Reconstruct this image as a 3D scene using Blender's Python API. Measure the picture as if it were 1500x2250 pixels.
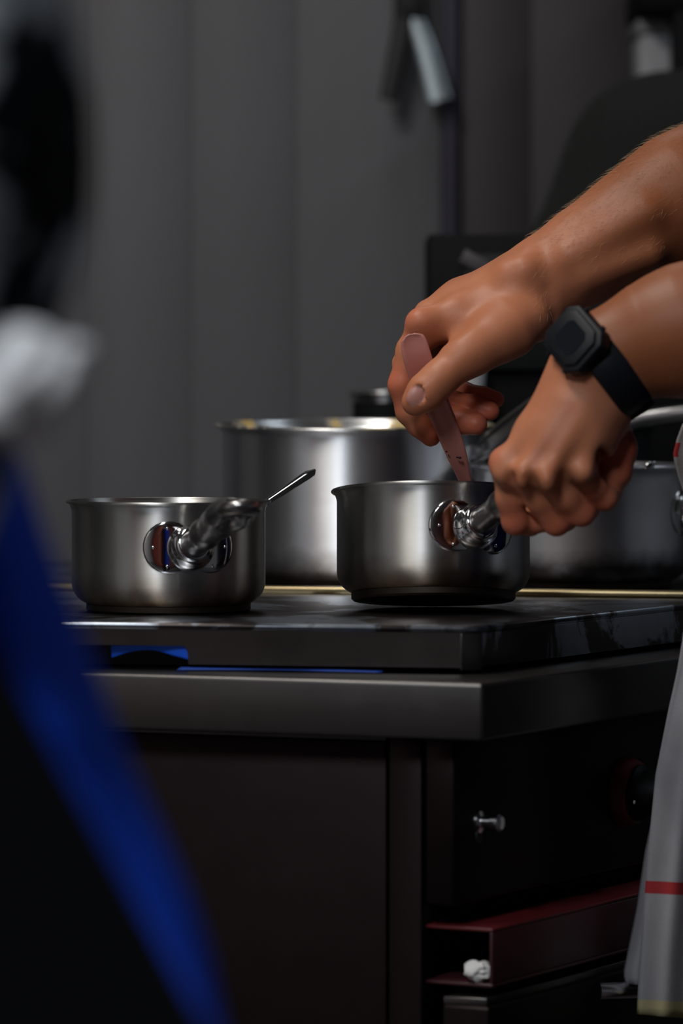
import bpy, math, random
import numpy as np
from mathutils import Vector, Matrix

for _o in list(bpy.data.objects):
    bpy.data.objects.remove(_o, do_unlink=True)
SC = bpy.context.scene
COL = SC.collection
random.seed(7)
rng = np.random.default_rng(7)
D2R = math.pi / 180.0

# ------------------------------------------------------------------ camera
FPX = 10000.0                       # focal length in pixels of the 1500 x 2250 frame
CAM_Z = 1.098
PITCH = math.atan(305.0 / FPX)      # looking slightly down: horizon at row 820
cam_data = bpy.data.cameras.new('camera')
cam_data.sensor_fit = 'VERTICAL'
cam_data.sensor_width = 24.0
cam_data.sensor_height = 36.0
cam_data.lens = 36.0 * FPX / 2250.0
cam_data.clip_start = 0.05
cam_data.clip_end = 60
cam_data.dof.use_dof = True
cam_data.dof.focus_distance = 3.80
cam_data.dof.aperture_fstop = 4.5
cam = bpy.data.objects.new('camera', cam_data)
cam.location = (0, 0, CAM_Z)
cam.rotation_euler = (math.pi / 2 - PITCH, 0, 0)
COL.objects.link(cam)
SC.camera = cam

# ------------------------------------------------------------------ world, exposure, lamps
world = bpy.data.worlds.new('world')
SC.world = world
world.use_nodes = True
world.node_tree.nodes['Background'].inputs[0].default_value = (0.5, 0.55, 0.65, 1)
world.node_tree.nodes['Background'].inputs[1].default_value = 0.004
SC.view_settings.view_transform = 'Standard'
SC.view_settings.look = 'None'
SC.view_settings.gamma = 1.0
SC.view_settings.use_curve_mapping = False
SC.view_settings.exposure = 0.0
try:
    SC.cycles.use_denoising = True
    SC.cycles.max_bounces = 8
    SC.cycles.sample_clamp_indirect = 6.0
except Exception:
    pass

CEIL = 2.75
# (x, y, length along x, length along y, power, colour): ceiling fittings, the last an added lamp
LAMPS = [
    (-0.60, 3.25, 0.30, 1.20, 23.0, (1.0, 0.95, 0.88)),
    (-0.78, 0.95, 0.30, 1.20, 56.0, (0.88, 0.94, 1.0)),
    (0.00, 4.95, 0.25, 0.60, 1.8, (0.95, 0.97, 0.92)),
    (1.95, 4.30, 0.30, 0.90, 8.0, (0.80, 0.90, 1.0)),  # added unseen lamp, lights the right wall mirrored in the hob front
]
for i, (lx, ly, sx, sy, pw, lc) in enumerate(LAMPS):
    ld = bpy.data.lights.new('lamp_light', 'AREA')
    ld.shape = 'RECTANGLE'
    ld.size = sx - 0.04
    ld.size_y = sy - 0.04
    ld.energy = pw
    ld.color = lc
    lo = bpy.data.objects.new('lamp_light', ld)
    lo.location = (lx, ly, CEIL - 0.085)
    COL.objects.link(lo)

# ------------------------------------------------------------------ helpers
CP, SP = math.cos(PITCH), math.sin(PITCH)

def P(px, py, d):
    """photo pixel + distance along the optical axis (m) -> world point"""
    x = (px - 750.0) / FPX * d
    u = (1125.0 - py) / FPX * d
    return Vector((x, d * CP + u * SP, CAM_Z - d * SP + u * CP))

def G(px, py, z):
    """photo pixel on the horizontal plane at height z"""
    a = P(px, py, 1.0) - Vector((0, 0, CAM_Z))
    t = (z - CAM_Z) / a.z
    return Vector((a.x * t, a.y * t, z))

def tag(o, label=None, cat=None, group=None, kind=None):
    if label: o['label'] = label
    if cat: o['category'] = cat
    if group: o['group'] = group
    if kind: o['kind'] = kind
    return o

def empty(name, loc=(0, 0, 0), label=None, cat=None, group=None, rot=(0, 0, 0)):
    o = bpy.data.objects.new(name, None)
    o.location = loc
    o.rotation_euler = rot
    o.empty_display_size = 0.05
    COL.objects.link(o)
    return tag(o, label, cat, group)

def mobj(name, verts, faces, mat=None, parent=None, smooth=False, sharp=None, bevel=0.0, seg=2, world_space=False):
    me = bpy.data.meshes.new(name)
    me.from_pydata([tuple(v) for v in verts], [], [tuple(f) for f in faces])
    me.update()
    if mat: me.materials.append(mat)
    if smooth or bevel:
        me.polygons.foreach_set('use_smooth', [True] * len(me.polygons))
        if sharp is not None:
            me.set_sharp_from_angle(angle=sharp * D2R)
    o = bpy.data.objects.new(name, me)
    COL.objects.link(o)
    if parent:
        o.parent = parent
        if world_space:
            o.matrix_parent_inverse = parent_matrix(parent).inverted()
    if bevel:
        m = o.modifiers.new('bevel', 'BEVEL')
        m.width = bevel
        m.segments = seg
        m.limit_method = 'ANGLE'
        m.angle_limit = 40 * D2R
        m.harden_normals = False
    return o

def parent_matrix(o):
    m = Matrix.LocRotScale(o.location, o.rotation_euler, o.scale)
    if o.parent:
        m = parent_matrix(o.parent) @ o.matrix_parent_inverse @ m
    return m

def inst(name, src, parent=None, loc=(0, 0, 0), rot=(0, 0, 0)):
    o = bpy.data.objects.new(name, src.data)
    COL.objects.link(o)
    o.location = loc
    o.rotation_euler = rot
    if parent: o.parent = parent
    return o

def prism(poly, z0, z1):
    n = len(poly)
    v = [(p[0], p[1], z0) for p in poly] + [(p[0], p[1], z1) for p in poly]
    area = sum(poly[i][0] * poly[(i + 1) % n][1] - poly[(i + 1) % n][0] * poly[i][1] for i in range(n))
    f = [tuple(range(n))[::-1], tuple(range(n, 2 * n))] + [(i, (i + 1) % n, n + (i + 1) % n, n + i) for i in range(n)]
    if area < 0:
        f = [q[::-1] for q in f]
    return v, f

def obox(c, ux, uy, uz, sx, sy, sz):
    c, ux, uy, uz = Vector(c), Vector(ux).normalized(), Vector(uy).normalized(), Vector(uz).normalized()
    if ux.cross(uy).dot(uz) < 0: ux = -ux
    v = []
    for k in (-.5, .5):
        for a, b in ((-.5, -.5), (.5, -.5), (.5, .5), (-.5, .5)):
            v.append(c + ux * sx * a + uy * sy * b + uz * sz * k)
    f = [(3, 2, 1, 0), (4, 5, 6, 7), (0, 1, 5, 4), (1, 2, 6, 5), (2, 3, 7, 6), (3, 0, 4, 7)]
    return v, f

def box(name, lo, hi, mat, parent=None, bevel=0.0, **kw):
    v, f = prism([(lo[0], lo[1]), (hi[0], lo[1]), (hi[0], hi[1]), (lo[0], hi[1])], lo[2], hi[2])
    return mobj(name, v, f, mat, parent, bevel=bevel, **kw)

def join(parts):
    V, F = [], []
    for v, f in parts:
        n = len(V)
        V += list(v)
        F += [tuple(i + n for i in q) for q in f]
    return V, F

def lathe(profile, n=96, z_axis=True):
    """profile [(r, z)...] revolved about z; r = 0 ends close"""
    V, F = [], []
    rows = []
    for r, z in profile:
        if r < 1e-7:
            rows.append([len(V)])
            V.append((0, 0, z))
        else:
            rows.append(list(range(len(V), len(V) + n)))
            for i in range(n):
                a = 2 * math.pi * i / n
                V.append((r * math.cos(a), r * math.sin(a), z))
    for A, B in zip(rows[:-1], rows[1:]):
        for i in range(n):
            j = (i + 1) % n
            if len(A) == 1 and len(B) == 1: continue
            if len(A) == 1: F.append((A[0], B[j], B[i]))
            elif len(B) == 1: F.append((A[i], A[j], B[0]))
            else: F.append((A[i], A[j], B[j], B[i]))
    return V, F

def xform(vf, M):
    return [M @ Vector(v) for v in vf[0]], vf[1]

def frame(o, zdir, xhint=(1, 0, 0)):
    z = Vector(zdir).normalized()
    x = Vector(xhint) - z * Vector(xhint).dot(z)
    if x.length < 1e-5:
        x = Vector((0, 1, 0)) - z * z.y
    x.normalize()
    y = z.cross(x)
    M = Matrix((x, y, z)).transposed().to_4x4()
    M.translation = Vector(o)
    return M

def sweep(path, section, up=(0, 0, 1), caps=True):
    """loft: path points, section(i, t) -> list of (a, b) in the (side, up) frame"""
    path = [Vector(p) for p in path]
    V, F, n = [], [], len(path)
    for i, p in enumerate(path):
        t = (path[min(i + 1, n - 1)] - path[max(i - 1, 0)]).normalized()
        s = t.cross(Vector(up)).normalized()
        w = s.cross(t).normalized()
        for a, b in section(i, i / (n - 1)):
            V.append(p + s * a + w * b)
    m = len(V) // n
    for i in range(n - 1):
        for j in range(m):
            k = (j + 1) % m
            F.append((i * m + j, i * m + k, (i + 1) * m + k, (i + 1) * m + j))
    if caps:
        F.append(tuple(range(m))[::-1])
        F.append(tuple(range((n - 1) * m, n * m)))
    return V, F

def circ(ra, rb=None, n=12):
    rb = ra if rb is None else rb
    return [(ra * math.cos(2 * math.pi * k / n), rb * math.sin(2 * math.pi * k / n)) for k in range(n)]

def tube(path, r, n=12, up=(0.13, 0.31, 1)):
    return sweep(path, lambda i, t: circ(r if not callable(r) else r(t), n=n), up)

def spline(pts, n):
    """Catmull-Rom through points"""
    pts = [np.array(p, float) for p in pts]
    P0 = [2 * pts[0] - pts[1]] + pts + [2 * pts[-1] - pts[-2]]
    out = []
    m = len(pts) - 1
    for q in range(n):
        u = q / (n - 1) * m
        i = min(int(u), m - 1)
        t = u - i
        a, b, c, d = P0[i:i + 4]
        out.append(0.5 * ((2 * b) + (-a + c) * t + (2 * a - 5 * b + 4 * c - d) * t * t + (-a + 3 * b - 3 * c + d) * t ** 3))
    return out

# ------------------------------------------------------------------ distance-field modelling (bodies, hands, handles)
class Field:
    def __init__(s, lo, hi, h):
        s.lo = np.array(lo, float)
        s.h = h
        s.n = np.ceil((np.array(hi, float) - s.lo) / h).astype(int) + 1
        s.F = np.full(tuple(s.n), 1.0, np.float32)
        s.ax = [(s.lo[i] + h * np.arange(s.n[i])).astype(np.float32) for i in range(3)]

    def region(s, lo, hi):
        a = np.clip(np.floor((np.array(lo) - s.lo) / s.h).astype(int), 0, s.n)
        b = np.clip(np.ceil((np.array(hi) - s.lo) / s.h).astype(int) + 1, 0, s.n)
        if np.any(b - a < 1): return None, None
        sl = tuple(slice(a[i], b[i]) for i in range(3))
        g = np.meshgrid(*[s.ax[i][sl[i]] for i in range(3)], indexing='ij')
        return sl, g

    @staticmethod
    def smin(a, b, k):
        if k <= 0: return np.minimum(a, b)
        h = np.clip(0.5 + 0.5 * (a - b) / k, 0, 1)
        return a * (1 - h) + b * h - k * h * (1 - h)

    @staticmethod
    def d_cone(g, a, b, ra, rb, flat=None):
        X, Y, Z = g
        a = np.array(a, np.float32); b = np.array(b, np.float32)
        ab = b - a
        L2 = max(float(ab @ ab), 1e-12)
        px, py, pz = X - a[0], Y - a[1], Z - a[2]
        t = np.clip((px * ab[0] + py * ab[1] + pz * ab[2]) / L2, 0, 1)
        qx, qy, qz = px - t * ab[0], py - t * ab[1], pz - t * ab[2]
        r = ra + (rb - ra) * t
        if flat is None:
            return np.sqrt(qx * qx + qy * qy + qz * qz) - r
        n, f = np.array(flat[0], np.float32), flat[1]
        n = n / np.linalg.norm(n)
        w = qx * n[0] + qy * n[1] + qz * n[2]
        q2 = qx * qx + qy * qy + qz * qz + w * w * (f * f - 1)
        L = np.sqrt(q2)
        gr = np.sqrt(np.maximum(q2 + w * w * (f * f - 1) * f * f, 1e-12)) / np.maximum(L, 1e-6)
        return (L - r) / np.clip(gr, 1.0, f)

    def chain(s, pts, rad, k_in=0.004, k=0.003, flat=None, sub=False):
        pts = [np.array(p, float) for p in pts]
        m = max(rad) + k + k_in + 3 * s.h
        sl, g = s.region(np.min(pts, axis=0) - m, np.max(pts, axis=0) + m)
        if sl is None: return
        d = None
        if len(pts) == 1:
            d = s.d_cone(g, pts[0], pts[0] + 1e-4, rad[0], rad[0], flat)
        for i in range(len(pts) - 1):
            e = s.d_cone(g, pts[i], pts[i + 1], rad[i], rad[i + 1], flat)
            d = e if d is None else s.smin(d, e, k_in)
        if sub:
            s.F[sl] = -s.smin(-s.F[sl], d, k)
        else:
            s.F[sl] = s.smin(s.F[sl], d, k)

    def ell(s, c, r, axes=None, k=0.01, sub=False):
        c = np.array(c, float); r = np.array(r, float)
        m = r.max() + k + 3 * s.h
        sl, g = s.region(c - m, c + m)
        if sl is None: return
        q = np.stack([g[i] - c[i] for i in range(3)], -1)
        if axes is not None:
            A = np.array([np.array(a, float) / np.linalg.norm(a) for a in axes], np.float32)
            q = q @ A.T
        k0 = np.sqrt(np.sum((q / r) ** 2, -1))
        k1 = np.sqrt(np.sum((q / (r * r)) ** 2, -1))
        d = k0 * (k0 - 1) / np.maximum(k1, 1e-6)
        if sub: s.F[sl] = -s.smin(-s.F[sl], d, k)
        else: s.F[sl] = s.smin(s.F[sl], d, k)

    def cut(s, p, n):
        """keep the side where (x - p).n < 0"""
        n = np.array(n, float) / np.linalg.norm(n)
        g = np.meshgrid(*s.ax, indexing='ij')
        d = sum((g[i] - p[i]) * n[i] for i in range(3))
        s.F = np.maximum(s.F, d.astype(np.float32))

    def mesh(s):
        F = s.F
        F[0, :, :] = F[-1, :, :] = 1; F[:, 0, :] = F[:, -1, :] = 1; F[:, :, 0] = F[:, :, -1] = 1
        ins = F < 0
        nx, ny, nz = F.shape
        cnt = np.zeros((nx - 1, ny - 1, nz - 1), np.int8)
        cs = [(i, j, k) for i in (0, 1) for j in (0, 1) for k in (0, 1)]
        for i, j, k in cs:
            cnt += ins[i:nx - 1 + i, j:ny - 1 + j, k:nz - 1 + k]
        act = (cnt > 0) & (cnt < 8)
        idx = np.argwhere(act)
        N = len(idx)
        imap = np.full(act.shape, -1, np.int64)
        imap[act] = np.arange(N)
        pos = np.zeros((N, 3)); num = np.zeros(N)
        for c0 in cs:
            for ax in range(3):
                if c0[ax]: continue
                c1 = list(c0); c1[ax] = 1
                v0 = F[idx[:, 0] + c0[0], idx[:, 1] + c0[1], idx[:, 2] + c0[2]].astype(float)
                v1 = F[idx[:, 0] + c1[0], idx[:, 1] + c1[1], idx[:, 2] + c1[2]].astype(float)
                m = (v0 < 0) != (v1 < 0)
                t = np.where(m, v0 / np.where(m, v0 - v1, 1), 0)
                for a in range(3):
                    pos[:, a] += np.where(m, c0[a] + (t if a == ax else 0), 0)
                num += m
        verts = (idx + pos / num[:, None]) * s.h + s.lo
        quads = []
        for ax in range(3):
            u, w = (ax + 1) % 3, (ax + 2) % 3
            A = [slice(None)] * 3; B = [slice(None)] * 3
            A[ax] = slice(0, -1); B[ax] = slice(1, None)
            ch = ins[tuple(A)] != ins[tuple(B)]
            e = np.argwhere(ch)
            e = e[(e[:, u] > 0) & (e[:, w] > 0)]
            def cell(du, dw):
                q = e.copy(); q[:, u] -= du; q[:, w] -= dw
                return imap[q[:, 0], q[:, 1], q[:, 2]]
            Q = np.stack([cell(1, 1), cell(0, 1), cell(0, 0), cell(1, 0)], 1)
            flip = ~ins[e[:, 0], e[:, 1], e[:, 2]]
            Q[flip] = Q[flip][:, ::-1]
            quads.append(Q)
        return verts, np.concatenate(quads)

def relax(verts, quads, it=2, lam=0.5):
    n = len(verts)
    for _ in range(it):
        acc = np.zeros_like(verts); c = np.zeros(n)
        for a, b in ((0, 1), (1, 2), (2, 3), (3, 0)):
            for i, j in ((a, b), (b, a)):
                np.add.at(acc, quads[:, i], verts[quads[:, j]])
                np.add.at(c, quads[:, i], 1)
        verts = verts + lam * (acc / c[:, None] - verts)
    return verts

def np_mesh(name, verts, quads, mats, parent=None, matidx=None, attr=None, world_space=True):
    me = bpy.data.meshes.new(name)
    verts = np.asarray(verts, np.float32); quads = np.asarray(quads, np.int32)
    me.vertices.add(len(verts)); me.vertices.foreach_set('co', verts.ravel())
    me.loops.add(quads.size); me.loops.foreach_set('vertex_index', quads.ravel())
    me.polygons.add(len(quads))
    me.polygons.foreach_set('loop_start', np.arange(len(quads), dtype=np.int32) * 4)
    me.polygons.foreach_set('use_smooth', np.ones(len(quads), bool))
    me.update(calc_edges=True)
    me.validate()
    for m in mats: me.materials.append(m)
    if matidx is not None: me.polygons.foreach_set('material_index', np.asarray(matidx, np.int32))
    if attr:
        for k, v in attr.items():
            a = me.attributes.new(k, 'FLOAT', 'POINT')
            a.data.foreach_set('value', np.asarray(v, np.float32))
    o = bpy.data.objects.new(name, me)
    COL.objects.link(o)
    if parent:
        o.parent = parent
        if world_space: o.matrix_parent_inverse = parent_matrix(parent).inverted()
    return o

# ------------------------------------------------------------------ materials
class N:
    """tiny node builder"""
    def __init__(s, name):
        s.m = bpy.data.materials.new(name)
        s.m.use_nodes = True
        s.t = s.m.node_tree
        s.b = s.t.nodes['Principled BSDF']
    def node(s, typ, **kw):
        n = s.t.nodes.new(typ)
        for k, v in kw.items(): setattr(n, k, v)
        return n
    def link(s, a, b): s.t.links.new(a, b)
    def coord(s, scale=(1, 1, 1), kind='Object'):
        tc = s.node('ShaderNodeTexCoord'); mp = s.node('ShaderNodeMapping')
        s.link(tc.outputs[kind], mp.inputs[0]); mp.inputs['Scale'].default_value = scale
        return mp.outputs[0]
    def noise(s, vec, scale=5, detail=4, rough=0.55, dist=0.0):
        n = s.node('ShaderNodeTexNoise')
        n.inputs['Scale'].default_value = scale; n.inputs['Detail'].default_value = detail
        n.inputs['Roughness'].default_value = rough; n.inputs['Distortion'].default_value = dist
        s.link(vec, n.inputs['Vector'])
        return n.outputs['Fac']
    def ramp(s, fac, stops):
        r = s.node('ShaderNodeValToRGB')
        el = r.color_ramp.elements
        while len(el) < len(stops): el.new(0.5)
        for e, (p, c) in zip(el, stops):
            e.position = p
            e.color = (*c, 1) if len(c) == 3 else c
        s.link(fac, r.inputs[0])
        return r.outputs[0]
    def mix(s, fac, a, b):
        n = s.node('ShaderNodeMix', data_type='RGBA')
        for v, i in ((fac, 0), (a, 6), (b, 7)):
            if hasattr(v, 'links') or hasattr(v, 'is_linked'): s.link(v, n.inputs[i])
            else: n.inputs[i].default_value = v if i == 0 else (*v, 1)
        return n.outputs[2]
    def math(s, op, a, b=0.0, clamp=False):
        n = s.node('ShaderNodeMath', operation=op); n.use_clamp = clamp
        for v, i in ((a, 0), (b, 1)):
            if hasattr(v, 'is_linked'): s.link(v, n.inputs[i])
            else: n.inputs[i].default_value = v
        return n.outputs[0]
    def bump(s, h, strength=0.2, dist=0.002):
        n = s.node('ShaderNodeBump')
        n.inputs['Strength'].default_value = strength; n.inputs['Distance'].default_value = dist
        s.link(h, n.inputs['Height']); s.link(n.outputs[0], s.b.inputs['Normal'])
    def set(s, **kw):
        for k, v in kw.items():
            i = s.b.inputs[k.replace('_', ' ')]
            if hasattr(v, 'is_linked'): s.link(v, i)
            elif isinstance(v, tuple) and len(v) == 3: i.default_value = (*v, 1)
            else: i.default_value = v
        return s

def plain(name, col, rough=0.5, metal=0.0, var=0.12, scale=30, bump=0.0, spec=0.5):
    n = N(name)
    c = n.coord()
    f = n.noise(c, scale)
    lo = tuple(max(0, x * (1 - var)) for x in col); hi = tuple(min(1, x * (1 + var)) for x in col)
    n.set(Base_Color=n.mix(f, lo, hi), Roughness=rough, Metallic=metal)
    n.b.inputs['Specular IOR Level'].default_value = spec
    if bump: n.bump(f, bump)
    return n.m

def steel(name, col=(0.62, 0.62, 0.62), rough=0.25, stain=None, stain_top=0.03, smear=0.08, grain=(40, 40, 40), spots=0.0, stain_len=0.03):
    """worn steel; stain = burnt colour rising from the foot of the object (object z)"""
    n = N(name)
    c = n.coord()
    f1 = n.noise(n.coord(grain), 1.0, 5, 0.6)
    f2 = n.noise(c, 28, 5, 0.6)
    base = n.mix(f2, tuple(x * 0.86 for x in col), tuple(min(1, x * 1.06) for x in col))
    if stain:
        sx = n.node('ShaderNodeSeparateXYZ'); n.link(c, sx.inputs[0])
        z = n.math('ADD', sx.outputs['Z'], n.math('MULTIPLY', n.math('SUBTRACT', f2, 0.5), 0.03))
        fac = n.math('SUBTRACT', 1.0, n.math('DIVIDE', n.math('SUBTRACT', z, stain_top - stain_len), stain_len), clamp=True)
        base = n.mix(n.math('MULTIPLY', fac, 0.9), base, stain)
    r = n.math('ADD', rough - smear / 2, n.math('MULTIPLY', n.math('ADD', n.math('MULTIPLY', f1, 0.5), n.math('MULTIPLY', f2, 0.5)), smear))
    n.set(Base_Color=base, Metallic=1.0, Roughness=r)
    n.bump(f1, 0.05, 0.001)
    return n.m

M = {}
M['pan'] = steel('pan_steel', (0.60, 0.60, 0.59), 0.30, stain=(0.16, 0.10, 0.05), stain_top=0.034, stain_len=0.028, smear=0.14)
M['pan_foot'] = steel('pan_foot_steel', (0.05, 0.04, 0.032), 0.5)  # near-black: the shadow under the pans is put into this colour
M['pan_inner'] = steel('pan_inside_steel', (0.62, 0.62, 0.62), 0.24)
M['polish'] = steel('polished_steel', (0.70, 0.70, 0.70), 0.07, smear=0.04)
M['plate'] = steel('handle_plate_steel', (0.60, 0.58, 0.57), 0.10, smear=0.05)
M['handle'] = steel('handle_steel', (0.30, 0.29, 0.285), 0.30, smear=0.10)
M['bigpot'] = steel('big_pot_steel', (0.64, 0.65, 0.68), 0.24, stain=(0.10, 0.07, 0.05), stain_top=0.030, stain_len=0.022, smear=0.10)
M['oldpot'] = steel('dull_pot_steel', (0.36, 0.36, 0.38), 0.33, stain=(0.05, 0.045, 0.04), stain_top=0.05, stain_len=0.02, smear=0.14)
M['blackpan'] = plain('blackened_iron', (0.006, 0.007, 0.007), 0.55, spec=0.2)
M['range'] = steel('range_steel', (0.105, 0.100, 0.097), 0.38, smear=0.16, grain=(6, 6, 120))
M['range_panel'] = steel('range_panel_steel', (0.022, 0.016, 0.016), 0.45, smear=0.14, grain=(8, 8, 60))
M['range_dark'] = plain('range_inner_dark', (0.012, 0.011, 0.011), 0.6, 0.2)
M['bolt'] = steel('bolt_steel', (0.7, 0.7, 0.72), 0.2)
M['brass'] = steel('brass_strip', (0.42, 0.33, 0.18), 0.33, smear=0.2)
M['red'] = plain('red_enamel', (0.13, 0.006, 0.008), 0.4)
M['reddark'] = plain('red_brown_enamel', (0.045, 0.010, 0.013), 0.4)
M['blackplastic'] = plain('black_plastic', (0.003, 0.0033, 0.004), 0.6, spec=0.12)
M['shelfred'] = plain('shelf_red_enamel', (0.10, 0.008, 0.010), 0.45)
M['bluecloth'] = plain('bright_blue_cloth', (0.0, 0.10, 0.75), 0.6, bump=0.2, scale=200)
M['paper'] = plain('white_paper', (0.75, 0.74, 0.72), 0.8)
M['ceramic'] = plain('white_ceramic', (0.78, 0.77, 0.80), 0.25)
M['watch'] = plain('watch_resin', (0.005, 0.006, 0.009), 0.5, bump=0.05, spec=0.3)
M['watch_glass'] = plain('watch_glass', (0.006, 0.008, 0.012), 0.25, spec=0.3)
M['navy'] = plain('navy_cotton', (0.012, 0.014, 0.090), 0.85, spec=0.08, bump=0.15, scale=400)
M['blackcloth'] = plain('black_cotton', (0.006, 0.007, 0.008), 0.9, spec=0.08, bump=0.1, scale=300)
M['trouser'] = plain('dark_trouser', (0.003, 0.003, 0.0045), 0.9, spec=0.08)
M['shoe'] = plain('black_leather', (0.01, 0.01, 0.01), 0.4)
M['hair'] = plain('brown_hair', (0.035, 0.02, 0.012), 0.6, bump=0.3, scale=300)
M['blueapron'] = plain('royal_blue_cotton', (0.012, 0.085, 0.80), 0.8, spec=0.08, bump=0.15, scale=300)
M['whitecloth'] = plain('white_cotton', (0.90, 0.90, 0.92), 0.85, bump=0.2, scale=300)
M['greypanel'] = plain('pale_grey_plastic', (0.42, 0.42, 0.45), 0.6)
M['tong'] = steel('tong_steel', (0.42, 0.47, 0.50), 0.4)
M['tongblack'] = plain('tong_dark_grip', (0.008, 0.008, 0.009), 0.5)
M['lampwhite'] = plain('lamp_white', (0.8, 0.8, 0.8), 0.5)

def knit_mat():
    n = N('black_knit')
    c = n.coord((1, 1, 1))
    w = n.node('ShaderNodeTexWave'); w.inputs['Scale'].default_value = 34; w.inputs['Distortion'].default_value = 2.5
    n.link(c, w.inputs['Vector'])
    n.set(Base_Color=n.mix(w.outputs['Fac'], (0.004, 0.0045, 0.0045), (0.013, 0.015, 0.014)), Roughness=0.95)
    n.bump(w.outputs['Fac'], 0.4, 0.004)
    return n.m
M['knit'] = knit_mat()

def tee_mat():
    """black tee with a faded pale print"""
    n = N('printed_black_tee')
    c = n.coord((1, 1, 1))
    f = n.noise(c, 21, 2, 0.5)
    p = n.ramp(f, [(0.49, (0, 0, 0)), (0.55, (1, 1, 1))])
    n.set(Base_Color=n.mix(p, (0.004, 0.0055, 0.008), (0.50, 0.55, 0.60)), Roughness=0.9)
    n.b.inputs['Specular IOR Level'].default_value = 0.1
    return n.m
M['tee'] = tee_mat()

def skin_mat(name, base, dark, red):
    n = N(name)
    c = n.coord()
    a = n.node('ShaderNodeAttribute'); a.attribute_name = 'red'
    f = n.noise(c, 60, 5, 0.6)
    f2 = n.noise(c, 18, 3, 0.5)
    col = n.mix(n.ramp(f2, [(0.35, (0, 0, 0)), (0.7, (1, 1, 1))]), base, dark)
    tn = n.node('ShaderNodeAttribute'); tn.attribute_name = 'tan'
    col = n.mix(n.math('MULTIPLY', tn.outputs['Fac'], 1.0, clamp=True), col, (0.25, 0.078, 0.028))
    col = n.mix(n.math('MULTIPLY', a.outputs['Fac'], 1.0, clamp=True), col, red)
    col = n.mix(n.math('MULTIPLY', f, 0.25), col, tuple(x * 0.7 for x in base))
    n.set(Base_Color=col, Roughness=0.46)
    n.b.inputs['Subsurface Weight'].default_value = 0.12
    n.b.inputs['Subsurface Radius'].default_value = (0.006, 0.002, 0.001)
    n.b.inputs['Subsurface Scale'].default_value = 1.0
    n.b.inputs['Specular IOR Level'].default_value = 0.30
    fine = n.noise(c, 420, 3, 0.6)
    n.bump(n.math('ADD', n.math('MULTIPLY', fine, 0.5), f), 0.16, 0.0014)
    return n.m
M['skin'] = skin_mat('skin', (0.52, 0.200, 0.105), (0.44, 0.155, 0.075), (0.58, 0.105, 0.060))
M['nail'] = plain('fingernail', (0.46, 0.205, 0.165), 0.4, var=0.05)

def wall_mat(name, col, rough, streak=0.25, metal=0.5):
    n = N(name)
    f = n.noise(n.coord((7, 7, 0.35), 'Object'), 1.0, 4, 0.55)
    g = n.noise(n.coord((1.6, 1.6, 1.2), 'Object'), 1.0, 3, 0.5)
    a = n.mix(f, tuple(x * (1 - streak) for x in col), tuple(x * (1 + streak) for x in col))
    a = n.mix(n.math('MULTIPLY', g, 0.5), a, tuple(x * 0.7 for x in col))
    n.set(Base_Color=a, Roughness=rough, Metallic=metal)
    return n.m
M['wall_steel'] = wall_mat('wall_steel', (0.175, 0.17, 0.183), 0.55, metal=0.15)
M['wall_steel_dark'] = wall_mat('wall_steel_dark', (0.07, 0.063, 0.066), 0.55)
M['wall_trim'] = wall_mat('wall_trim', (0.055, 0.05, 0.075), 0.5)
M['wall_white'] = plain('white_wall', (0.55, 0.55, 0.54), 0.6)
M['wall_dark'] = plain('dark_wall', (0.03, 0.03, 0.033), 0.7)
M['floor'] = plain('floor_tile', (0.05, 0.045, 0.045), 0.5)
M['ceiling'] = plain('ceiling_paint', (0.4, 0.4, 0.4), 0.8)
M['door_red'] = plain('door_red_paint', (0.34, 0.05, 0.035), 0.5)

def brushed(name, src_kw, aniso=0.97, **kw):
    m = steel(name, **src_kw)
    t = m.node_tree
    b = t.nodes['Principled BSDF']
    tg = t.nodes.new('ShaderNodeTangent'); tg.direction_type = 'RADIAL'; tg.axis = 'Z'
    t.links.new(tg.outputs[0], b.inputs['Tangent'])
    b.inputs['Anisotropic'].default_value = aniso
    b.inputs['Anisotropic Rotation'].default_value = 0.25
    return m
M['pan'] = brushed('pan_brushed_steel', dict(col=(0.50, 0.495, 0.48), rough=0.47, stain=(0.17, 0.105, 0.05), stain_top=0.036, stain_len=0.030, smear=0.12, grain=(15, 15, 300)))
M['bigpot'] = brushed('big_pot_brushed_steel', dict(col=(0.76, 0.77, 0.80), rough=0.42, stain=(0.10, 0.07, 0.05), stain_top=0.034, stain_len=0.024, smear=0.10, grain=(12, 12, 260)))
M['oldpot'] = brushed('dull_pot_brushed_steel', dict(col=(0.55, 0.55, 0.58), rough=0.40, stain=(0.05, 0.045, 0.04), stain_top=0.04, stain_len=0.02, smear=0.14, grain=(25, 25, 60)), aniso=0.6)

# ------------------------------------------------------------------ the room
WY = 5.60
XL, XR, YF = -2.6, 2.6, -2.6
def struct(o):
    o['kind'] = 'structure'
    return o
struct(box('floor', (XL, YF, -0.05), (XR, WY + 0.1, 0.0), M['floor']))
struct(box('ceiling', (XL, YF, CEIL), (XR, WY + 0.1, CEIL + 0.06), M['ceiling']))
struct(box('wall_left', (XL - 0.1, YF, 0), (XL, WY + 0.1, CEIL), M['wall_white']))
struct(box('wall_right', (XR, YF, 0), (XR + 0.1, WY + 0.1, CEIL), plain('grey_wall', (0.22, 0.23, 0.25), 0.6)))
struct(box('wall_front', (XL, YF - 0.1, 0), (XR, YF, CEIL), plain('terracotta_wall', (0.17, 0.05, 0.038), 0.6)))
wb = struct(box('wall_back', (XL, WY + 0.02, 0), (XR, WY + 0.1, CEIL), M['wall_dark']))
def wx(px): return (px - 750) / FPX * WY
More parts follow.
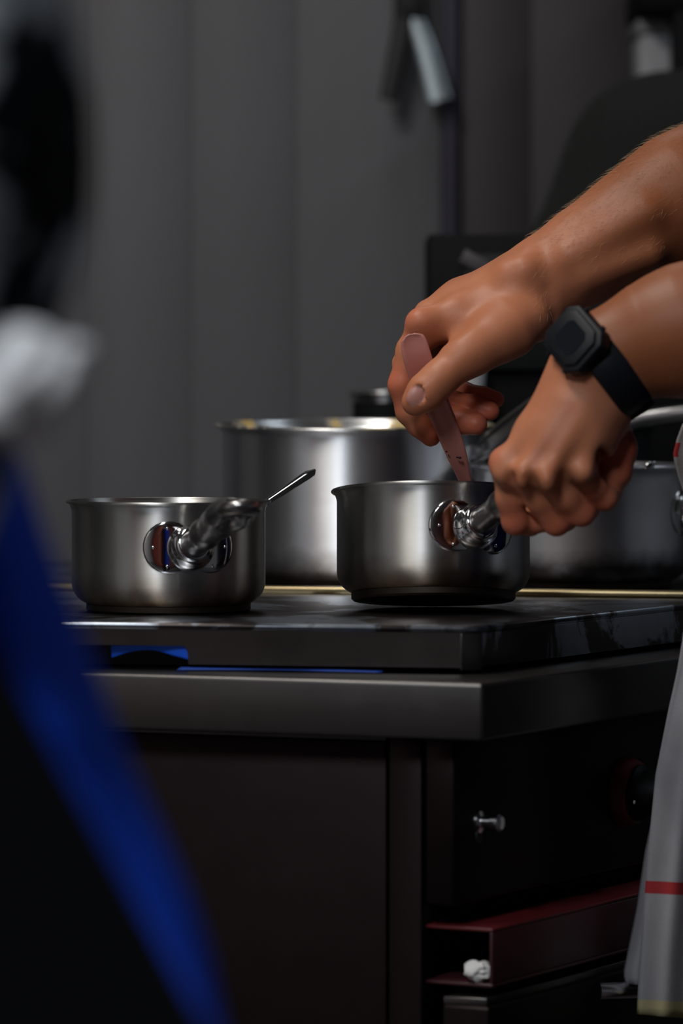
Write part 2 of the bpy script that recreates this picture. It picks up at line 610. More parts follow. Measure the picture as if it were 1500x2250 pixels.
pan_edges = [(XL, wx(-700), 0), (wx(-700), wx(-250), 0), (wx(-250), wx(190), 0), (wx(190), wx(420), 0), (wx(420), wx(650), 0), (wx(650), wx(968), 0),
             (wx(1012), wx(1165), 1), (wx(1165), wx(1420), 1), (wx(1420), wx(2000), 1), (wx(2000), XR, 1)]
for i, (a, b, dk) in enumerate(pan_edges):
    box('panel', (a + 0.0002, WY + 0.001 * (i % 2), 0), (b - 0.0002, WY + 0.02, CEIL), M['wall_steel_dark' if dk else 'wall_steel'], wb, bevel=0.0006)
box('cover_strip', (wx(968), WY - 0.015, 0), (wx(1012), WY + 0.02, CEIL), M['wall_trim'], wb, bevel=0.006)
# unseen red door added behind the camera, for red reflections in the pans
d = struct(box('added_door_1', (-1.9, YF, 0.0), (-0.9, YF + 0.05, 2.1), M['door_red'], bevel=0.004))
mobj('door_handle', *tube([(-1.0, YF + 0.05, 1.02), (-1.0, YF + 0.10, 1.02), (-1.12, YF + 0.10, 1.02)], 0.01), M['bolt'], d, smooth=True)

# unseen tall units added along the left wall, for stripes reflected in the pans
def tall_unit(name, y0, y1, dep, hgt, mat, label, cat):
    t = empty(name, (XL + dep / 2, (y0 + y1) / 2, 0), label, cat)
    box('body', (XL + 0.01, y0, 0.0), (XL + dep - 0.02, y1, hgt), mat, t, bevel=0.004, world_space=True)
    ym = (y0 + y1) / 2
    for a, b, hy in ((y0 + 0.004, ym - 0.003, ym - 0.03), (ym + 0.003, y1 - 0.004, ym + 0.03)):
        dr = box('door', (XL + dep - 0.02, a, 0.10), (XL + dep, b, hgt - 0.02), mat, t, bevel=0.004, world_space=True)
        mobj('handle', *tube([(XL + dep, hy, 0.95), (XL + dep + 0.035, hy, 0.96), (XL + dep + 0.035, hy, 1.24), (XL + dep, hy, 1.25)], 0.008), M['bolt'], dr, smooth=True, sharp=50, world_space=True)
    return t
tall_unit('added_fridge', 1.95, 2.95, 0.75, 2.0, plain('fridge_white', (0.70, 0.71, 0.72), 0.4), 'added white two-door fridge against the white wall, for reflections in the pans', 'added_fridge')
tall_unit('added_cabinet', 3.35, 4.15, 0.50, 1.9, M['wall_dark'], 'added black two-door cabinet against the white wall, for reflections in the pans', 'cabinet')
tall_unit('added_locker', 1.05, 1.75, 0.45, 1.85, M['door_red'], 'added red two-door unit against the white wall, for reflections in the pans', 'added_locker')

# ceiling fittings
for i, (lx, ly, sx, sy, pw, lc) in enumerate(LAMPS):
    where = ['over the near side of the range', 'hung between the camera side and the red door', 'small one above the back of the range', 'added near the right-hand wall to light it, behind the cook'][i]
    t = empty('ceiling_light', (lx, ly, CEIL), 'white ceiling light fitting ' + where, 'light')
    V, F = join([prism([(-sx / 2, -sy / 2), (sx / 2, -sy / 2), (sx / 2, sy / 2), (-sx / 2, sy / 2)], -0.08, 0.0)])
    mobj('housing', V, F, M['lampwhite'], t, bevel=0.004)

# ------------------------------------------------------------------ the range
ZH = 0.900                                   # top of the hob
uR = Vector((math.sin(28 * D2R), math.cos(28 * D2R), 0))        # along the front of the range (away from the camera)
uS = Vector((-math.cos(12 * D2R), math.sin(12 * D2R), 0))       # near edge of the hob plate
uL = Vector((-math.cos(22 * D2R), math.sin(22 * D2R), 0))       # side of the range body
C0 = G(1046, 1376, ZH)
C1 = G(1060, 1502, 0.862)
LS, LR = 0.95, 1.40
rg = empty('kitchen_range', (C1.x, C1.y, 0), 'dark stainless steel kitchen range with a flat hob top carrying the pans', 'stove')
nS = Vector((uS.y, -uS.x, 0)); nS = nS if nS.y < 0 else -nS     # outward, towards the camera
nL = Vector((uL.y, -uL.x, 0)); nL = nL if nL.y < 0 else -nL
nR = Vector((uR.y, -uR.x, 0)); nR = nR if nR.x > 0 else -nR

def line_hit(px, o, d):
    """point on the vertical plane o + s*d (horizontal direction d) seen at column px"""
    k = (px - 750) / FPX
    # P.x = k * depth ; depth ~ y*CP + ...  use y as depth to first order (pitch is tiny)
    s = (k * o.y - o.x) / (d.x - k * d.y)
    return o + d * s

def hob_mat():
    n = N('hob_top_steel')
    c = n.coord()
    f = n.noise(c, 7, 6, 0.65, 0.6)
    f2 = n.noise(n.coord((1, 1, 1)), 60, 4, 0.6)
    p = n.ramp(f, [(0.46, (0, 0, 0)), (0.50, (1, 1, 1))])
    col = n.mix(p, (0.30, 0.33, 0.38), (0.055, 0.045, 0.042))  # blue-grey sheen of reflected light put into the base colour, dark stains over it
    n.set(Base_Color=n.mix(n.math('MULTIPLY', f2, 0.4), col, (0.09, 0.085, 0.085)), Metallic=1.0,
          Roughness=n.math('ADD', 0.2, n.math('MULTIPLY', f, 0.3)))
    n.bump(f2, 0.06, 0.001)
    return n.m
M['hob'] = hob_mat()
M['skirt'] = steel('skirt_steel', (0.075, 0.065, 0.064), 0.38, smear=0.18, grain=(8, 8, 60))

ch = 0.012
A0 = C0 + uS * ch; B0 = C0 + uR * ch
hob_poly = [A0, A0 + uS * LS, A0 + uS * LS + uR * LR, C0 + uR * LR, B0]
V, F = prism([(p.x, p.y) for p in hob_poly], ZH - 0.006, ZH)
hob = mobj('hob_top', V, F, M['hob'], rg, bevel=0.0022, world_space=True)
# skirt of the hob: near side with the slot, corner, front
SK = 0.033
notch = line_hit(413, C0, uS)
nl = (notch - C0).dot(uS)
def plate(name, o, d, nrm, s0, s1, z0, z1, mat, parent, th=0.004, bevel=0.001):
    c = o + d * ((s0 + s1) / 2) - nrm * (th / 2)
    v, f = obox((c.x, c.y, (z0 + z1) / 2), d, nrm, (0, 0, 1), abs(s1 - s0), th, z1 - z0)
    return mobj(name, v, f, mat, parent, bevel=bevel, world_space=True)
inset = -0.001
prof = [(ch, ZH - SK), (nl, ZH - SK), (nl + 0.001, ZH - 0.0215), (nl + 0.004, ZH - 0.0185), (LS, ZH - 0.0185), (LS, ZH - 0.0055), (ch, ZH - 0.0055)]
o_ = C0 - nS * 0.001
V = [tuple(o_ + uS * a_ - Vector((0, 0, o_.z)) + Vector((0, 0, z_))) for a_, z_ in prof] + [tuple(o_ + uS * a_ - nS * 0.004 - Vector((0, 0, o_.z)) + Vector((0, 0, z_))) for a_, z_ in prof]
n_ = len(prof)
F = [tuple(range(n_))[::-1], tuple(range(n_, 2 * n_))] + [(i_, (i_ + 1) % n_, n_ + (i_ + 1) % n_, n_ + i_) for i_ in range(n_)]
mobj('skirt_plate', V, F, M['skirt'], rg, world_space=True)
plate('skirt_plate', C0 - nR * 0.001, uR, nR, ch, LR, ZH - SK, ZH - 0.0055, M['hob'], rg)
cd = (B0 - A0); cn = Vector((cd.y, -cd.x, 0)).normalized()
if cn.y > 0: cn = -cn
plate('corner_strip', A0 - cn * 0.0005, cd.normalized(), cn, 0, cd.length, ZH - SK - 0.002, ZH - 0.0055, M['range'], rg)
# dark inside of the hob box
ip = [A0 - nS * 0.05 + uS * 0.05, A0 - nS * 0.05 + uS * (LS - 0.05), A0 + uS * (LS - 0.05) + uR * (LR - 0.1), C0 + uR * (LR - 0.1) - nR * 0.05, C0 + uR * 0.06 - nR * 0.05]
V, F = prism([(p.x, p.y) for p in ip], ZH - SK - 0.004, ZH - 0.0065)
mobj('burner_box', V, F, M['range_dark'], rg, world_space=True)

# raised strip across the hob
sa, sb = G(60, 1293, ZH + 0.002), G(1650, 1312, ZH + 0.002)
dv = (sb - sa); L = dv.length; dv.normalize()
v, f = obox(((sa + sb) / 2 + Vector((0, 0.004, 0.0015))), dv, (-dv.y, dv.x, 0), (0, 0, 1), L, 0.012, 0.0065)
mobj('brass_strip', v, f, M['brass'], rg, bevel=0.0025, seg=3, world_space=True)
v, f = obox(((sa + sb) / 2 + Vector((0, 0.016, 0.0005))), dv, (-dv.y, dv.x, 0), (0, 0, 1), L, 0.010, 0.004)
mobj('brass_strip', v, f, M['brass'], rg, bevel=0.0015, world_space=True)
for q in (0.30, 0.80):
    pass

# bumper rail
ZR = 0.862
RH = 0.0440
rail_poly = [C1, C1 + uL * LS, C1 + uL * LS + uR * LR, C1 + uR * LR]
V, F = prism([(p.x, p.y) for p in rail_poly], ZR - RH, ZR)
mobj('rail', V, F, M['range'], rg, bevel=0.0030, seg=3, world_space=True)
# body: side panel, corner post, control box, recess, drawer box, oven door
CB = P(1000, 1800, 3.505); CB = Vector((CB.x, CB.y, 0))
ZB = ZR - RH
core = [CB - nR * 0.07 + uL * 0.10 - nL * 0.03, CB + uL * (LS - 0.05) - nL * 0.03, CB + uL * (LS - 0.05) + uR * (LR - 0.1), CB + uR * (LR - 0.1) - nR * 0.07]
V, F = prism([(p.x, p.y) for p in core], 0.06, ZB)
mobj('carcass', V, F, M['range_dark'], rg, world_space=True)
def s_at(px): return (line_hit(px, CB, uL) - CB).dot(uL)
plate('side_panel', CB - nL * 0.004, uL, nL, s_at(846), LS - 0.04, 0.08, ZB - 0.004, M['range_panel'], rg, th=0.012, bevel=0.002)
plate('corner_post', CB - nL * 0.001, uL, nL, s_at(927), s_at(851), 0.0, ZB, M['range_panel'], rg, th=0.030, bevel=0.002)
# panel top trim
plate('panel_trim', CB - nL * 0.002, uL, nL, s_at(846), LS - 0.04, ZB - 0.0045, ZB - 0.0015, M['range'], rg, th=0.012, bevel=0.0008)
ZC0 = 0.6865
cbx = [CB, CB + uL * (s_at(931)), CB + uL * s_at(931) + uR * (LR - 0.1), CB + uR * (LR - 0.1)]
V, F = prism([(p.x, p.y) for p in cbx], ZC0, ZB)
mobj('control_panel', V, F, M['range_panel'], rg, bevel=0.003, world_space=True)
def on_front(px, z):
    p = line_hit(px, CB, uR)
    return Vector((p.x, p.y, z))
def zrow(p, py):
    """height at which a pixel row meets the vertical through p"""
    dep = p.y
    return CAM_Z - (py - 820) / FPX * dep
# bolt
bp = on_front(1052, 0); bp.z = zrow(bp, 1808)
bt = mobj('bolt', *xform(lathe([(0, 0), (0.0085, 0), (0.0085, 0.002), (0.0045, 0.003), (0.0045, 0.011), (0.0065, 0.012), (0.0068, 0.018), (0.005, 0.020), (0, 0.0205)], 24), frame(bp, nR)), M['bolt'], rg, smooth=True, sharp=40, world_space=True)
hp = bp + Vector((0, 0, -0.011))
mobj('bolt_hole', *xform(lathe([(0, 0.0), (0.006, 0.0), (0.006, 0.0012), (0, 0.0013)], 20), frame(hp, nR)), M['range_dark'], rg, smooth=True, sharp=40, world_space=True)
# knobs along the front
for kpx, kpy in ((1372, 1742), (2010, 1640)):
    kp = on_front(kpx, 0); kp.z = zrow(kp, kpy)
    kb = mobj('knob', *xform(lathe([(0, 0.012), (0.023, 0.012), (0.0235, 0.016), (0.021, 0.019), (0.0195, 0.022), (0.019, 0.036), (0.017, 0.039), (0, 0.040)], 40), frame(kp, nR)), M['blackplastic'], rg, smooth=True, sharp=35, world_space=True)
    mobj('bezel', *xform(lathe([(0, 0), (0.030, 0), (0.030, 0.003), (0.0275, 0.009), (0.026, 0.0125), (0, 0.0125)], 48), frame(kp, nR)), M['red'], kb, smooth=True, sharp=40, world_space=True)
    fz = Vector((0, 0, 1))
    v, f = obox(kp + nR * 0.038, nR, uR, fz, 0.014, 0.008, 0.034)
    mobj('grip', v, f, M['blackplastic'], kb, bevel=0.003, seg=3, world_space=True)
    mobj('pointer_dot', *xform(lathe([(0, 0), (0.0018, 0), (0.0016, 0.0012), (0, 0.0014)], 12), frame(kp + nR * 0.0185 - uR * 0.021 + fz * -0.006, nR)), M['paper'], kb, smooth=True, world_space=True)
# open-ended red shelf box under the control panel
DB = P(1082, 2042, 3.50); DB = Vector((DB.x, DB.y, 0))
zt, zb = 0.671, 0.628
depth_in = 0.062
th = 0.003
def bar(name, o, s0, s1, n0, n1, z0, z1, mat, parent, bevel=0.001):
    pts = [o + uR * s0 + nR * n0, o + uR * s1 + nR * n0, o + uR * s1 + nR * n1, o + uR * s0 + nR * n1]
    V, F = prism([(p.x, p.y) for p in pts], z0, z1)
    return mobj(name, V, F, mat, parent, bevel=bevel, world_space=True)
sh = bar('shelf_box', DB, 0, LR - 0.15, -depth_in, 0, zt - th, zt, M['shelfred'], rg)
bar('front_lip', DB, 0, LR - 0.15, -th, 0, zb, zt - th, M['reddark'], sh)
bar('bottom_plate', DB, 0, LR - 0.15, -depth_in, 0, zb - th, zb, M['reddark'], sh)
# crumpled scrap of paper in the open end
def crumple(name, c, r, mat, label, cat, seed=1, n=3, sq=(1, 1, 1)):
    import bmesh
    bm = bmesh.new()
    bmesh.ops.create_icosphere(bm, subdivisions=n, radius=1)
    rr = random.Random(seed)
    dirs = [Vector((rr.uniform(-1, 1), rr.uniform(-1, 1), rr.uniform(-1, 1))).normalized() for _ in range(26)]
    amp = [rr.uniform(0.75, 1.15) for _ in dirs]
    for v in bm.verts:
        n0 = v.co.normalized()
        w = sorted([(n0.dot(q), a) for q, a in zip(dirs, amp)], reverse=True)
        k = w[0][1] + (w[0][0] - w[1][0]) * 1.3
        v.co = Vector((n0.x * sq[0], n0.y * sq[1], n0.z * sq[2])) * r * k
    me = bpy.data.meshes.new(name); bm.to_mesh(me); bm.free()
    me.materials.append(mat)
    o = bpy.data.objects.new(name, me); COL.objects.link(o)
    o.location = c
    return tag(o, label, cat)
pc = P(1052, 2140, 3.515)
crumple('paper_scrap', (pc.x, pc.y, zb + 0.0085), 0.0085, M['paper'], 'crumpled white paper scrap in the open end of the red shelf box', 'paper', 3, sq=(1.2, 1, 0.9))
# oven door below, with bar handle
OD = P(1076, 2206, 3.49); OD = Vector((OD.x, OD.y, 0))
ZO = 0.612
pts = [OD, OD + uL * 0.040, OD + uL * 0.040 + uR * (LR - 0.15), OD + uR * (LR - 0.15)]
V, F = prism([(p.x, p.y) for p in pts], 0.14, ZO)
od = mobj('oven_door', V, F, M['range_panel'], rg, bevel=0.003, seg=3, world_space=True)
V, F = prism([(p.x, p.y) for p in [pts[0] - nL * 0.004 - nR * 0.004, pts[1] - nL * 0.004, pts[2], pts[3] - nR * 0.004]], ZO - 0.001, ZO + 0.006)
mobj('door_gasket', V, F, M['range'], od, bevel=0.001, world_space=True)
h0 = OD + uR * 0.20 + nR * 0.0; h1 = OD + uR * 0.24 + nR * 0.045; h2 = OD + uR * 0.75 + nR * 0.045; h3 = OD + uR * 0.79
zz = ZO - 0.012
mobj('door_handle', *tube([(q.x, q.y, zz) for q in (h0, h1, h2, h3)], 0.007, 16), M['bolt'], od, smooth=True, sharp=50, world_space=True)
# kick base and feet
V, F = prism([(p.x, p.y) for p in [CB - nR * 0.08 - nL * 0.06, CB + uL * (LS - 0.1) - nL * 0.06, CB + uL * (LS - 0.1) + uR * (LR - 0.2), CB + uR * (LR - 0.2) - nR * 0.08]], 0.0, 0.10)
mobj('plinth', V, F, M['range_dark'], rg, world_space=True)

# blue cloth folded into the slot of the hob skirt
def cloth_strip(name, pts_top, pts_bot, n, mat, label, cat, th=0.0015, parent=None, amp=0.0, rows=8):
    T, B = spline(pts_top, n), spline(pts_bot, n)
    V, F = [], []
    for i in range(n):
        for j in range(rows):
            t = j / (rows - 1)
            p = T[i] * (1 - t) + B[i] * t
            p = p + np.array([0, amp * math.sin(i * 0.9 + t * 5) * math.sin(math.pi * t), 0])
            V.append(tuple(p))
    for i in range(n - 1):
        for j in range(rows - 1):
            a = i * rows + j
            F.append((a, a + 1, a + rows + 1, a + rows))
    o = mobj(name, V, F, mat, parent, smooth=True)
    m = o.modifiers.new('thick', 'SOLIDIFY'); m.thickness = th; m.offset = 0
    if label: tag(o, label, cat)
    return o
def slotp(px, py, off):
    p = line_hit(px, C0, uS) - nS * off
    return (p.x, p.y, zrow(p, py))
cloth_strip('blue_cloth', [slotp(235, 1418, .012), slotp(285, 1417, .010), slotp(330, 1417, .010), slotp(380, 1415, .006), slotp(418, 1418, .005)],
            [slotp(235, 1446, .014), slotp(285, 1431, .012), slotp(330, 1429, .012), slotp(375, 1441, .008), slotp(418, 1452, .006)], 24, M['bluecloth'],
            'bright blue cloth tucked into the slot beneath the hob top', 'cloth')
def lowp(px, off, z):
    p = line_hit(px, C0, uS) - nS * off
    return (p.x, p.y, z)
cloth_strip('blue_film', [lowp(395, 0.004, ZR + 0.0024), lowp(520, 0.004, ZR + 0.0022), lowp(640, 0.004, ZR + 0.0020), lowp(740, .004, ZR + 0.0022), lowp(840, .004, ZR + 0.0016)],
            [lowp(395, -0.010, ZR + 0.0012), lowp(520, 0.000, ZR + 0.0012), lowp(640, 0.002, ZR + 0.0012), lowp(740, -.003, ZR + 0.0012), lowp(840, -.004, ZR + 0.001)], 30, plain('dull_blue_film', (0.0, 0.035, 0.26), 0.6),
            'thin strip of blue film lying in the gap under the hob skirt', 'film', th=0.0008)

# ------------------------------------------------------------------ saucepans
def arc(cx, cz, r, a0, a1, n):
    return [(cx + r * math.cos((a0 + (a1 - a0) * i / (n - 1)) * D2R), cz + r * math.sin((a0 + (a1 - a0) * i / (n - 1)) * D2R)) for i in range(n)]

def pan_profiles(R, H, foot, corner=0.018, zf=0.006, flare=0.0035, lip=0.0014):
    outer = [(foot - 0.002, zf)] + arc(R - corner, zf + corner, corner, -88, 0, 9) + [(R, H * 0.5), (R, H - 0.009), (R + 0.0006, H - 0.006), (R + flare * 0.5, H - 0.0032), (R + flare, H - 0.0016)]
    roll = arc(R + flare, H - 0.0016 + lip * 0.6, lip, -60, 200, 8)
    inner = [(R + flare * 0.3, H - 0.0022), (R - 0.0012, H - 0.006), (R - 0.0016, H - 0.01), (R - 0.0016, corner + zf)] + [(x - 0.0016, z + 0.001) for x, z in arc(R - corner, zf + corner, corner, 0, -88, 7)][1:] + [(0, zf + 0.0035)]
    base = [(0, 0), (foot - 0.002, 0), (foot, 0.0018), (foot, zf + 0.0006), (foot - 0.003, zf + 0.0006)]
    return outer, roll, inner, base

def handle_mesh(Lh):
    f = Field((-0.032, -0.01, -0.022), (0.032, Lh + 0.02, 0.03), 0.0013)
    r = 0.0108
    f.chain([(0, 0, 0), (0, 0.05, 0.0), (0, 0.105, 0.001)], [r, r, 0.0112], 0.01, 0.0)
    f.chain([(0, 0.095, 0.001), (0, 0.135, 0.003)], [0.012, 0.0155], 0.01, 0.014, flat=((0, 0, 1), 1.35))
    f.chain([(0, 0.13, 0.003), (0, Lh - 0.017, 0.006)], [0.0165, 0.0175], 0.01, 0.014, flat=((0, 0, 1), 2.1))
    f.chain([(0, 0.135, 0.016), (0, Lh - 0.02, 0.019)], [0.008, 0.0105], 0.004, 0.006, sub=True)       # spoon-shaped hollow
    f.chain([(0, Lh - 0.036, -0.02), (0, Lh - 0.030, 0.03)], [0.0052, 0.0052], 0.002, 0.002, sub=True)   # hanging hole
    v, q = f.mesh()
    return relax(v, q, 3), q

HV, HQ = handle_mesh(0.185)

def stadium(a, b, n=14):
    """outline of an oval plate, half length a, half height b"""
    pts = []
    for i in range(n):
        t = -math.pi / 2 + math.pi * i / (n - 1)
        pts.append((a - b + b * math.cos(t), b * math.sin(t)))
    for i in range(n):
        t = math.pi / 2 + math.pi * i / (n - 1)
        pts.append((-(a - b) + b * math.cos(t), b * math.sin(t)))
    return pts

def wrap_plate(R, zc, a, b, lift, th):
    """plate on a cylinder of radius R, centred at local -Y"""
    out = stadium(a, b)
    rings = [1.0, 0.985, 0.93, 0.75, 0.5, 0.25]
    hts = [0.0, th * 0.7, th, th, th, th]
    V, F = [], []
    m = len(out)
    for s, h in zip(rings, hts):
        for u, v in out:
            an = (u * s) / R
            rr = R + lift + h
            V.append((rr * math.sin(an), -rr * math.cos(an), zc + v * s))
    V.append((0, -(R + lift + th), zc))
    for i in range(len(rings) - 1):
        for j in range(m):
            k = (j + 1) % m
            F.append((i * m + j, i * m + k, (i + 1) * m + k, (i + 1) * m + j))
    c = len(V) - 1; i = len(rings) - 1
    for j in range(m):
        F.append((i * m + j, i * m + (j + 1) % m, c))
    return V, F

def make_saucepan(label, loc, rotz, tilt=None, R=0.0805, H=0.092, foot=0.0685, zc=0.056, elev=12.0, mats=('pan', 'pan_foot'), group=None, lip=0.0014, flare=0.0035, corner=0.018):
    t = empty('saucepan', loc, label, 'pan', group)
    if tilt is not None:
        t.rotation_mode = 'XYZ'
        t.rotation_euler = (Matrix.Rotation(tilt[1], 3, tilt[0]) @ Matrix.Rotation(rotz, 3, 'Z')).to_euler()
    else:
        t.rotation_euler = (0, 0, rotz)
    outer, roll, inner, base = pan_profiles(R, H, foot, corner, lip=lip, flare=flare)
    V, F = lathe(outer + roll + inner, 128)
    b = mobj('body', V, F, M[mats[0]], t, smooth=True, sharp=70)
    V, F = lathe(base, 96)
    mobj('base_disc', V, F, M[mats[1]], t, smooth=True, sharp=40)
    V, F = wrap_plate(R, zc, 0.0395, 0.0215, -0.0002, 0.0014)
    pl = mobj('handle_plate', V, F, M['plate'], t, smooth=True, sharp=60)
    for (u, v) in ((-0.0305, 0), (0.0305, 0), (-0.019, 0.0155), (-0.019, -0.0155), (0.019, 0.0155), (0.019, -0.0155)):
        an = u / R
        dirn = Vector((math.sin(an), -math.cos(an), 0))
        Mx = frame(dirn * (R + 0.0011) + Vector((0, 0, zc + v)), dirn)
        mobj('weld_dot', *xform(lathe([(0.0014, 0), (0.0012, 0.0006), (0.0006, 0.0009), (0, 0.001)], 12), Mx), M['polish'], pl, smooth=True)
    ax = Vector((0, -math.cos(elev * D2R), math.sin(elev * D2R)))
    o0 = Vector((0, -(R + 0.0005), zc))
    Mx = frame(o0 - ax * 0.006, ax)
    fer = [(0.0190, 0.0), (0.0196, 0.0055), (0.0192, 0.0085), (0.0172, 0.0115), (0.0155, 0.0135), (0.0150, 0.0165), (0.0146, 0.0190), (0.0128, 0.0205), (0.0112, 0.0208), (0.0105, 0.0200)]
    mobj('ferrule', *xform(lathe(fer, 64), Mx), M['polish'], t, smooth=True, sharp=60)
    # handle: mesh local y runs along the axis
    y = ax; x = Vector((1, 0, 0)); z = x.cross(y)
    Mh = Matrix((x, y, z)).transposed().to_4x4(); Mh.translation = o0 + ax * 0.004
    W = np.array(Mh)
    hv = HV @ W[:3, :3].T + W[:3, 3]
    np_mesh('handle', hv, HQ, [M['handle']], t, world_space=False)
    return t

# near left pan, level on the hob
lp = G(372, 1352, ZH); D1 = lp.y + 0.068
lp = Vector(((370 - 750) / FPX * (lp.y + 0.07), lp.y + 0.068, ZH))
PAN_A = make_saucepan('small steel saucepan standing level, its free handle pointing up beside a thin spoon', lp, 15 * D2R, elev=14)

# pan held by the handle, near edge lifted off the hob, resting on its far edge
TILT = 7.0 * D2R
rp_d = 3.79
rp = Vector(((952 - 750) / FPX * rp_d, rp_d, 0))
rotp = 24 * D2R
tax = Vector((1, 0.0, 0.0))
rise = 0.0685 * math.sin(TILT)
rp.z = ZH + rise
PAN_B = make_saucepan('small steel saucepan tilted back on its far edge, its handle gripped by a fist', rp, rotp, tilt=(tax, -TILT), elev=14)

# big pot behind
def strap_handle(name, pts, width, parent, mat, up):
    sec = lambda i, t: [(-width / 2, 0.0), (-width / 2 + 0.0025, -0.0012), (width / 2 - 0.0025, -0.0012), (width / 2, 0.0), (width / 2, 0.0050), (width / 2 - 0.0028, 0.0052), (width / 2 - 0.0040, 0.0014), (-width / 2 + 0.0040, 0.0014), (-width / 2 + 0.0028, 0.0052), (-width / 2, 0.0050)]
    V, F = sweep(pts, sec, up)
    return mobj(name, V, F, mat, parent, smooth=True, sharp=40, world_space=True)

bd = 4.34
bpos = Vector(((778 - 750) / FPX * bd, bd, ZH + 0.0026))
BR, BH = 0.1255, 0.146
BIG = empty('large_pot', bpos, 'large brushed steel pot with yellow crusts on its rim, behind the two small pans', 'pot', rot=(1.3 * D2R, 0, 0))
outer, roll, inner, base = pan_profiles(BR, BH, BR - 0.012, 0.012, zf=0.004, flare=0.0055, lip=0.0022)
V, F = lathe(outer + roll[:3], 160)
mobj('body', V, F, M['bigpot'], BIG, smooth=True, sharp=70)
def crust_mat():
    n = N('crusted_pot_inside')
    c = n.coord()
    f = n.noise(c, 22, 4, 0.6)
    p = n.ramp(f, [(0.50, (0, 0, 0)), (0.60, (1, 1, 1))])
    n.set(Base_Color=n.mix(p, (0.66, 0.66, 0.66), (0.62, 0.44, 0.16)), Metallic=n.math('SUBTRACT', 1.0, p), Roughness=0.28)
    return n.m
V, F = lathe(roll[2:] + inner, 160)
mobj('rim_and_inside', V, F, crust_mat(), BIG, smooth=True, sharp=80)
V, F = lathe(base[:2] + [(BR - 0.012, 0.001), (BR - 0.012, 0.005), (BR - 0.02, 0.005)], 96)
mobj('base_disc', V, F, M['pan_foot'], BIG, smooth=True, sharp=40)
hpts = spline([P(1050, 1000, 4.27), P(1066, 985, 4.24), P(1110, 947, 4.22), P(1165, 905, 4.20), P(1240, 852, 4.18), P(1320, 810, 4.16)], 24)
sth = strap_handle('strap_handle', hpts, 0.019, BIG, M['handle'], (-0.25, -0.80, 0.35))
for sg in (-1, 1):
    ed = []
    for i, q_ in enumerate(hpts):
        t_ = Vector(hpts[min(i + 1, len(hpts) - 1)] - hpts[max(i - 1, 0)]).normalized()
        ed.append(Vector(q_) + t_.cross(Vector((-0.25, -0.80, 0.35))).normalized() * (sg * 0.0095))
    mobj('rolled_edge', *tube(ed, 0.0024, 10), M['pan_inner'], sth, smooth=True, world_space=True)
V, F = obox(P(1045, 1018, 4.275), (0.75, -0.66, 0), (0, 0, 1), (0.66, 0.75, 0), 0.020, 0.034, 0.004)
mobj('handle_bracket', V, F, M['handle'], BIG, bevel=0.0015, world_space=True)

# dull pot at the right, handle turned to the right
od_ = 4.215
opos = Vector(((1280 - 750) / FPX * od_, od_, ZH))
PAN_C = make_saucepan('dull dented steel pot at the range front edge, right behind the fist', opos, 74 * D2R, R=0.099, H=0.1125, foot=0.083, zc=0.070, elev=14, mats=('oldpot', 'pan_foot'), lip=0.0020, flare=0.003, corner=0.022)
# curl of foil hooked over its rim
fo = [P(1412, 1031, 4.128), P(1420, 1025, 4.126), P(1430, 1020, 4.126), P(1437, 1018, 4.128), P(1434, 1024, 4.133)]
V, F = sweep(spline(fo, 14), lambda i, t: circ(0.0030 * (1 - 0.4 * t), 0.0012, 8), (0, 1, 0.2))
tag(mobj('foil_curl', V, F, M['polish'], smooth=True), 'tiny shiny curl of foil on the rim of the dull pot', 'foil')

# blackened pan further back, steel handle pointing right
bk = Vector(((1262 - 750) / FPX * 4.51, 4.51, ZH))
BLK = empty('black_pot', bk, 'blackened pot with a long grey steel handle, behind the dull pot', 'pot')
outer, roll, inner, base = pan_profiles(0.076, 0.146, 0.066, 0.012, zf=0.003, flare=0.003, lip=0.0018)
mobj('body', *lathe([(0, 0.003)] + outer + roll + inner, 96), M['blackpan'], BLK, smooth=True, sharp=60)
hp2 = spline([P(1352, 955, 4.455), P(1366, 938, 4.450), P(1400, 920, 4.445), P(1500, 905, 4.43), P(1640, 889, 4.40), P(1760, 876, 4.37)], 26)
V, F = sweep(hp2, lambda i, t: [(-0.0075, -0.0065), (0.0075, -0.0065), (0.0085, 0.0), (0.0060, 0.0062), (-0.0060, 0.0062), (-0.0085, 0.0)], (0, -0.25, 1))
mobj('handle', V, F, M['pan_inner'], BLK, bevel=0.0012, world_space=True)

# dark sauté pan with a steel rim far back
fp = Vector(((850 - 750) / FPX * 4.75, 4.75, ZH))
FARP = empty('dark_pan', fp, 'dark pot with a pale steel rim, at the back of the range', 'pot')
outer, roll, inner, base = pan_profiles(0.036, 0.178, 0.031, 0.010, zf=0.003, flare=0.003, lip=0.002)
mobj('body', *lathe([(0, 0.003)] + outer, 72), M['blackpan'], FARP, smooth=True, sharp=60)
mobj('rim_and_inside', *lathe([(0.0365, 0.168)] + roll + inner, 72), M['pan_inner'], FARP, smooth=True, sharp=60)

